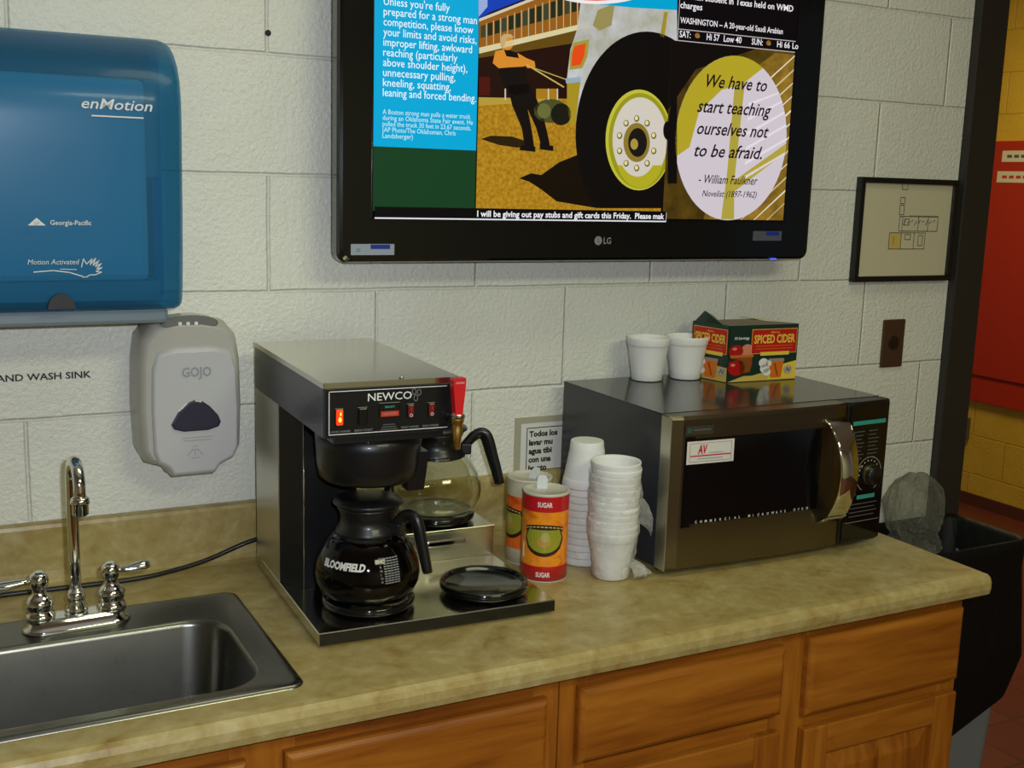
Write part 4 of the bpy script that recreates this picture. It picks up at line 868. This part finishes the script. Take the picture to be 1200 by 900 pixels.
# ================================================================ CIDER BOX
t = thing('cider_box', 'open cardboard box of spiced cider packets on top of the microwave', 'box', (.908, -.167, 1.2062), R(-2.0)); bw, bd, bh = .175, .096, .1165
dkg = mat('dark_green_card', (22, 48, 38), .35, coat=.3); card = mat('grey_card_inside', (128, 116, 104), .8); org = mat('cider_orange', (214, 110, 20), .35, coat=.3); yel = mat('cider_yellow', (206, 176, 84), .4); gold = mat('cider_gold', (232, 200, 70), .35)
brn = mat('cider_brown', (140, 74, 26), .4); ared = mat('apple_red', (176, 22, 20), .3); rdl = mat('cider_label_red', (192, 26, 24), .35, coat=.2); pnkm = mat('apple_pink', (214, 130, 100), .4)
sk = Matrix.Identity(4); sk[0][1] = -.24     # the box sits slightly out of square
b = MB(); tk = .0012
b.box((0, 0, 0), (bw, bd, tk), card, mtx=sk)
for a, c in (((0, 0, 0), (bw, tk, bh)), ((0, bd-tk, 0), (bw, bd, bh)), ((0, 0, 0), (tk, bd, bh)), ((bw-tk, 0, 0), (bw, bd, bh))): b.box(a, c, dkg, mtx=sk)
b.build('carton', t)
b = MB()
b.rings([[(0.002, .002, bh+.0004), (bw-.002, .002, bh+.0004), (bw*.97, bd*.5, bh-.004), (bw*.6, bd*.72, bh+.004), (.02, bd*.9, bh+.001)], [(0.002, .002, bh-.001), (bw-.002, .002, bh-.001), (bw*.97, bd*.5, bh-.0055), (bw*.6, bd*.72, bh+.0025), (.02, bd*.9, bh-.0005)]], card, smooth=False, mtx=sk)
b.build('front_flap', t)
b = MB()
b.rings([[(.001, .02, bh), (.001, bd-.004, bh), (.030, bd+.002, bh+.020), (.034, bd-.018, bh+.011)], [(.002, .02, bh), (.002, bd-.004, bh), (.031, bd+.002, bh+.019), (.035, bd-.018, bh+.010)]], dkg, smooth=False, mtx=sk)
b.build('side_flap', t)
b = MB(); b.rings([[(bw-.002, .006, bh), (bw-.002, bd-.004, bh), (bw*.60, bd-.012, bh+.010), (bw*.72, .045, bh+.004)], [(bw-.001, .006, bh-.001), (bw-.001, bd-.004, bh-.001), (bw*.60, bd-.012, bh+.009), (bw*.72, .045, bh+.003)]], mat('torn_card', (196, 190, 160), .7), smooth=False, mtx=sk); b.build('torn_flap', t)
for side in (0, 1):
    W_ = bw if side == 0 else bd
    if side == 0: fn = lambda k: (lambda u, v: sk @ Vector((u, -.0004-.0002*k, v)))
    else: fn = lambda k: (lambda u, v: sk @ Vector((-.0004-.0002*k, bd-u, v)))
    b = MB(); q = 1 if side == 0 else .0
    if side == 0:
        b.poly([(.001, .001), (.174, .001), (.174, .034), (.062, .012), (.04, .012)], yel, fn(1)); b.poly([(.10, .003), (.174, .003), (.174, .040), (.12, .030)], gold, fn(2))
        b.poly([(.002, .03), (.06, .03), (.06, .0425), (.002, .0425)], ared, fn(1))
        b.poly(ell(.022, .030, .022, .016, 20), ared, fn(3)); b.poly(ell(.018, .064, .018, .013, 20), ared, fn(2)); b.poly(ell(.046, .064, .016, .014, 20), pnkm, fn(2)); b.poly(ell(.012, .036, .006, .003, 12), pnkm, fn(4)); b.poly(ell(.014, .069, .006, .003, 12), pnkm, fn(4))
        b.poly([(.006, .054), (.060, .054), (.056, .020), (.030, .018), (.026, .046), (.006, .050)], brn, fn(3)); b.poly([(.004, .051), (.062, .051), (.062, .056), (.004, .056)], mat('basket_rim', (186, 110, 40), .4), fn(4))
        x0, x1 = .056, .170; gx = .118
    else:
        b.poly([(.030, .001), (.095, .001), (.095, .030), (.030, .034)], yel, fn(1)); x0, x1 = .006, .092; gx = .050
    b.poly([(x0-.001, .057), (x1+.001, .057), (x1+.001, .108), (x0-.001, .108)], gold, fn(5)); b.poly([(x0, .058), (x1, .058), (x1, .107), (x0, .107)], rdl, fn(6))
    b.text('Alpine', fn(8), gold, width=(x1-x0)*.2, height=.0045, x=(x0+x1)/2, y=.099, align='CENTER', shear=.1)
    b.text('SPICED CIDER', fn(8), gold, width=(x1-x0)*.92, height=.0175, x=(x0+x1)/2, y=.079, align='CENTER', bold=.03)
    for k in range(2): b.poly([(x0+.01, .072-k*.006), (x1-.01, .072-k*.006), (x1-.01, .0735-k*.006), (x0+.01, .0735-k*.006)], org, fn(8))
    b.poly([(gx-.040+.03*side, .053), (gx+.034, .053), (gx+.034, .0605), (gx-.040+.03*side, .0605)], gold, fn(9))
    b.poly([(gx-.016, .040), (gx+.022, .040), (gx+.017, .006), (gx-.010, .006)], org, fn(7)); b.poly([(gx-.017, .040), (gx+.023, .040), (gx+.023, .046), (gx-.017, .046)], mat('glass_grey', (150, 140, 130), .3), fn(7)); b.poly([(gx-.004, .036), (gx+.001, .036), (gx+.010, .010), (gx+.006, .010)], brn, fn(8))
    for cx_, cz_, r_ in ((gx-.030, .038, .012), (gx-.026, .026, .012), (gx-.020, .018, .010), (gx-.017, .036, .008)): b.poly(ell(cx_, cz_, r_, r_*.8, 16), m_white, fn(8))
    b.poly(ell(gx+.034, .022, .011, .009, 16), mat('mug_grey', (176, 170, 160), .4), fn(9)); stroke(b, [(gx+.028, .018), (gx+.032, .026), (gx+.036, .018), (gx+.040, .026)], .0016, m_ink, fn(10)); 
    if side == 0: b.text('10 Servings', fn(8), m_white, width=.036, height=.006, x=.012, y=.088, bold=.02)
    b.build('printed_face', t)

# ================================================================ BIN
t = thing('waste_bin', 'slim waste bin with a black liner between the worktop end and the doorway', 'waste bin', (1.51, -.15, 0))
b = MB(); hx, hy = .245, .115
b.rings([[(x, y, z) for x, y in rrect(-hx*k, hx*k, -hy*k, hy*k, .03, 5)] for k, z in ((.80, 0), (.80, .01), (.97, .72), (1, .72), (1, .755))] + [[(x, y, z) for x, y in rrect(-hx*k, hx*k, -hy*k, hy*k, .03, 5)] for k, z in ((.96, .755), (.94, .72), (.78, .012))], m_bin, smooth=False); b.build('bin_body', t)
b = MB(); rs = []
base = rrect(-hx, hx, -hy, hy, .035, 8)
def lr(k, z, amp, drop=None, dz=0):
    o = []
    for i, (x, y) in enumerate(base):
        a = noise.noise(Vector((x*9, y*9, z*3)))*amp; l = math.hypot(x, y)
        zz_ = z + (drop(x, y) if drop else 0) + noise.noise(Vector((x*12, y*12, 7)))*dz
        o.append((x*k+x/l*a, y*k+y/l*a, zz_))
    return o
hem = lambda x, y: .19*((x+hx)/(2*hx))**2
rs = [lr(1.02, .235, .03, hem, .02), lr(1.11, .40, .03, lambda x, y: hem(x, y)*.6, .01), lr(1.10, .56, .026), lr(1.06, .66, .016), lr(1.03, .73, .008), lr(1.04, .775, .004), lr(1.035, .798, .003), lr(1.0, .803, .002), lr(.955, .79, .003), lr(.90, .70, .02), lr(.80, .60, .03), lr(.5, .56, .02)]
rs = [r[:] for r in rs]
b.rings(rs, m_trash, cap0=False, cap1=True); b.build('black_liner', t)
b = MB(); rs = []
for k, (r_, z) in enumerate(((.050, .0), (.064, .006), (.070, .020), (.058, .038), (.054, .046), (.066, .068), (.074, .095), (.072, .125), (.062, .155), (.044, .178), (.020, .188))):
    rs.append([((r_+.020*noise.noise(Vector((math.cos(a)*3.2, math.sin(a)*3.2, z*42))))*math.cos(a), (r_*.8+.020*noise.noise(Vector((math.cos(a)*3+5, math.sin(a)*3, z*42))))*math.sin(a), z) for a in [2*math.pi*j/48 for j in range(48)]])
b.rings(rs, m_bagfilm, smooth=False); o = b.build('crumpled_bag'); o.location = (1.475, -.175, .776); o.rotation_euler = (0, R(-3), 0); tag(o, 'crumpled clear plastic bag puffed up on top of the black lined bin', 'plastic bag')

# ================================================================ HALL WALL FITTINGS
t = thing('wall_cabinet', 'red painted metal cabinet on the yellow hall wall beyond the doorway', 'wall cabinet', (4.3, 1.5, 0))
def hw(px, py): d = rt*((px-600)/FOC) - up*((py-450)/FOC) + fw; k = (4.3-CAM.x)/d.x; p = CAM + d*k; return p.y-1.5, p.z
zt4, zb4 = hw(1158, 166)[1], hw(1127, 465)[1]
b = MB(); b.box((-.035, -1.2, zb4), (-.001, .9, zt4), m_redwall, .003); cb_ = b.build('cabinet_case', t)
dt, db = hw(1157, 200), hw(1140, 437); b = MB(); b.box((-.047, -1.1, db[1]), (-.035, dt[0], dt[1]), m_redwall, .004); dd = b.build('cabinet_door', t)
hh = hw(1154, 330); b = MB(); b.box((-.066, hh[0]-.02, hh[1]-.05), (-.047, hh[0]+.01, hh[1]+.05), mat('dark_red_metal', (84, 20, 12), .4), .006); b.build('latch', dd)
for a1, a2, a3, z_ in ((1181, 177, 190, 0), (1177, 201, 214, -.013)):
    p, q = hw(a1, a2), hw(a1, a3); xf = -.0365 if a2 < 195 else -.0485; b = MB(); b.box((xf, p[0]-.40, q[1]), (xf+.002, p[0], p[1]), m_cream)
    for k in range(9): b.box((xf-.0006, p[0]-.03-k*.04-.028, q[1]+.02), (xf, p[0]-.03-k*.04, p[1]-.02), m_redlbl if a2 > 195 else m_dgrey)
    b.build('paper_label', t)
p = hw(1128, 500); t = thing('wall_outlet', 'small grey outlet low on the yellow hall wall beyond the door frame', 'outlet', (4.3, 1.5+p[0], p[1]))
b = MB(); b.box((-.03, -.05, -.058), (-.001, .05, .058), mat('grey_outlet', (96, 92, 80), .4), .004); b.build('plate', t)
b = MB(); b.box((-.034, -.012, -.035), (-.030, .012, .035), m_slot, .002); b.build('socket', t)
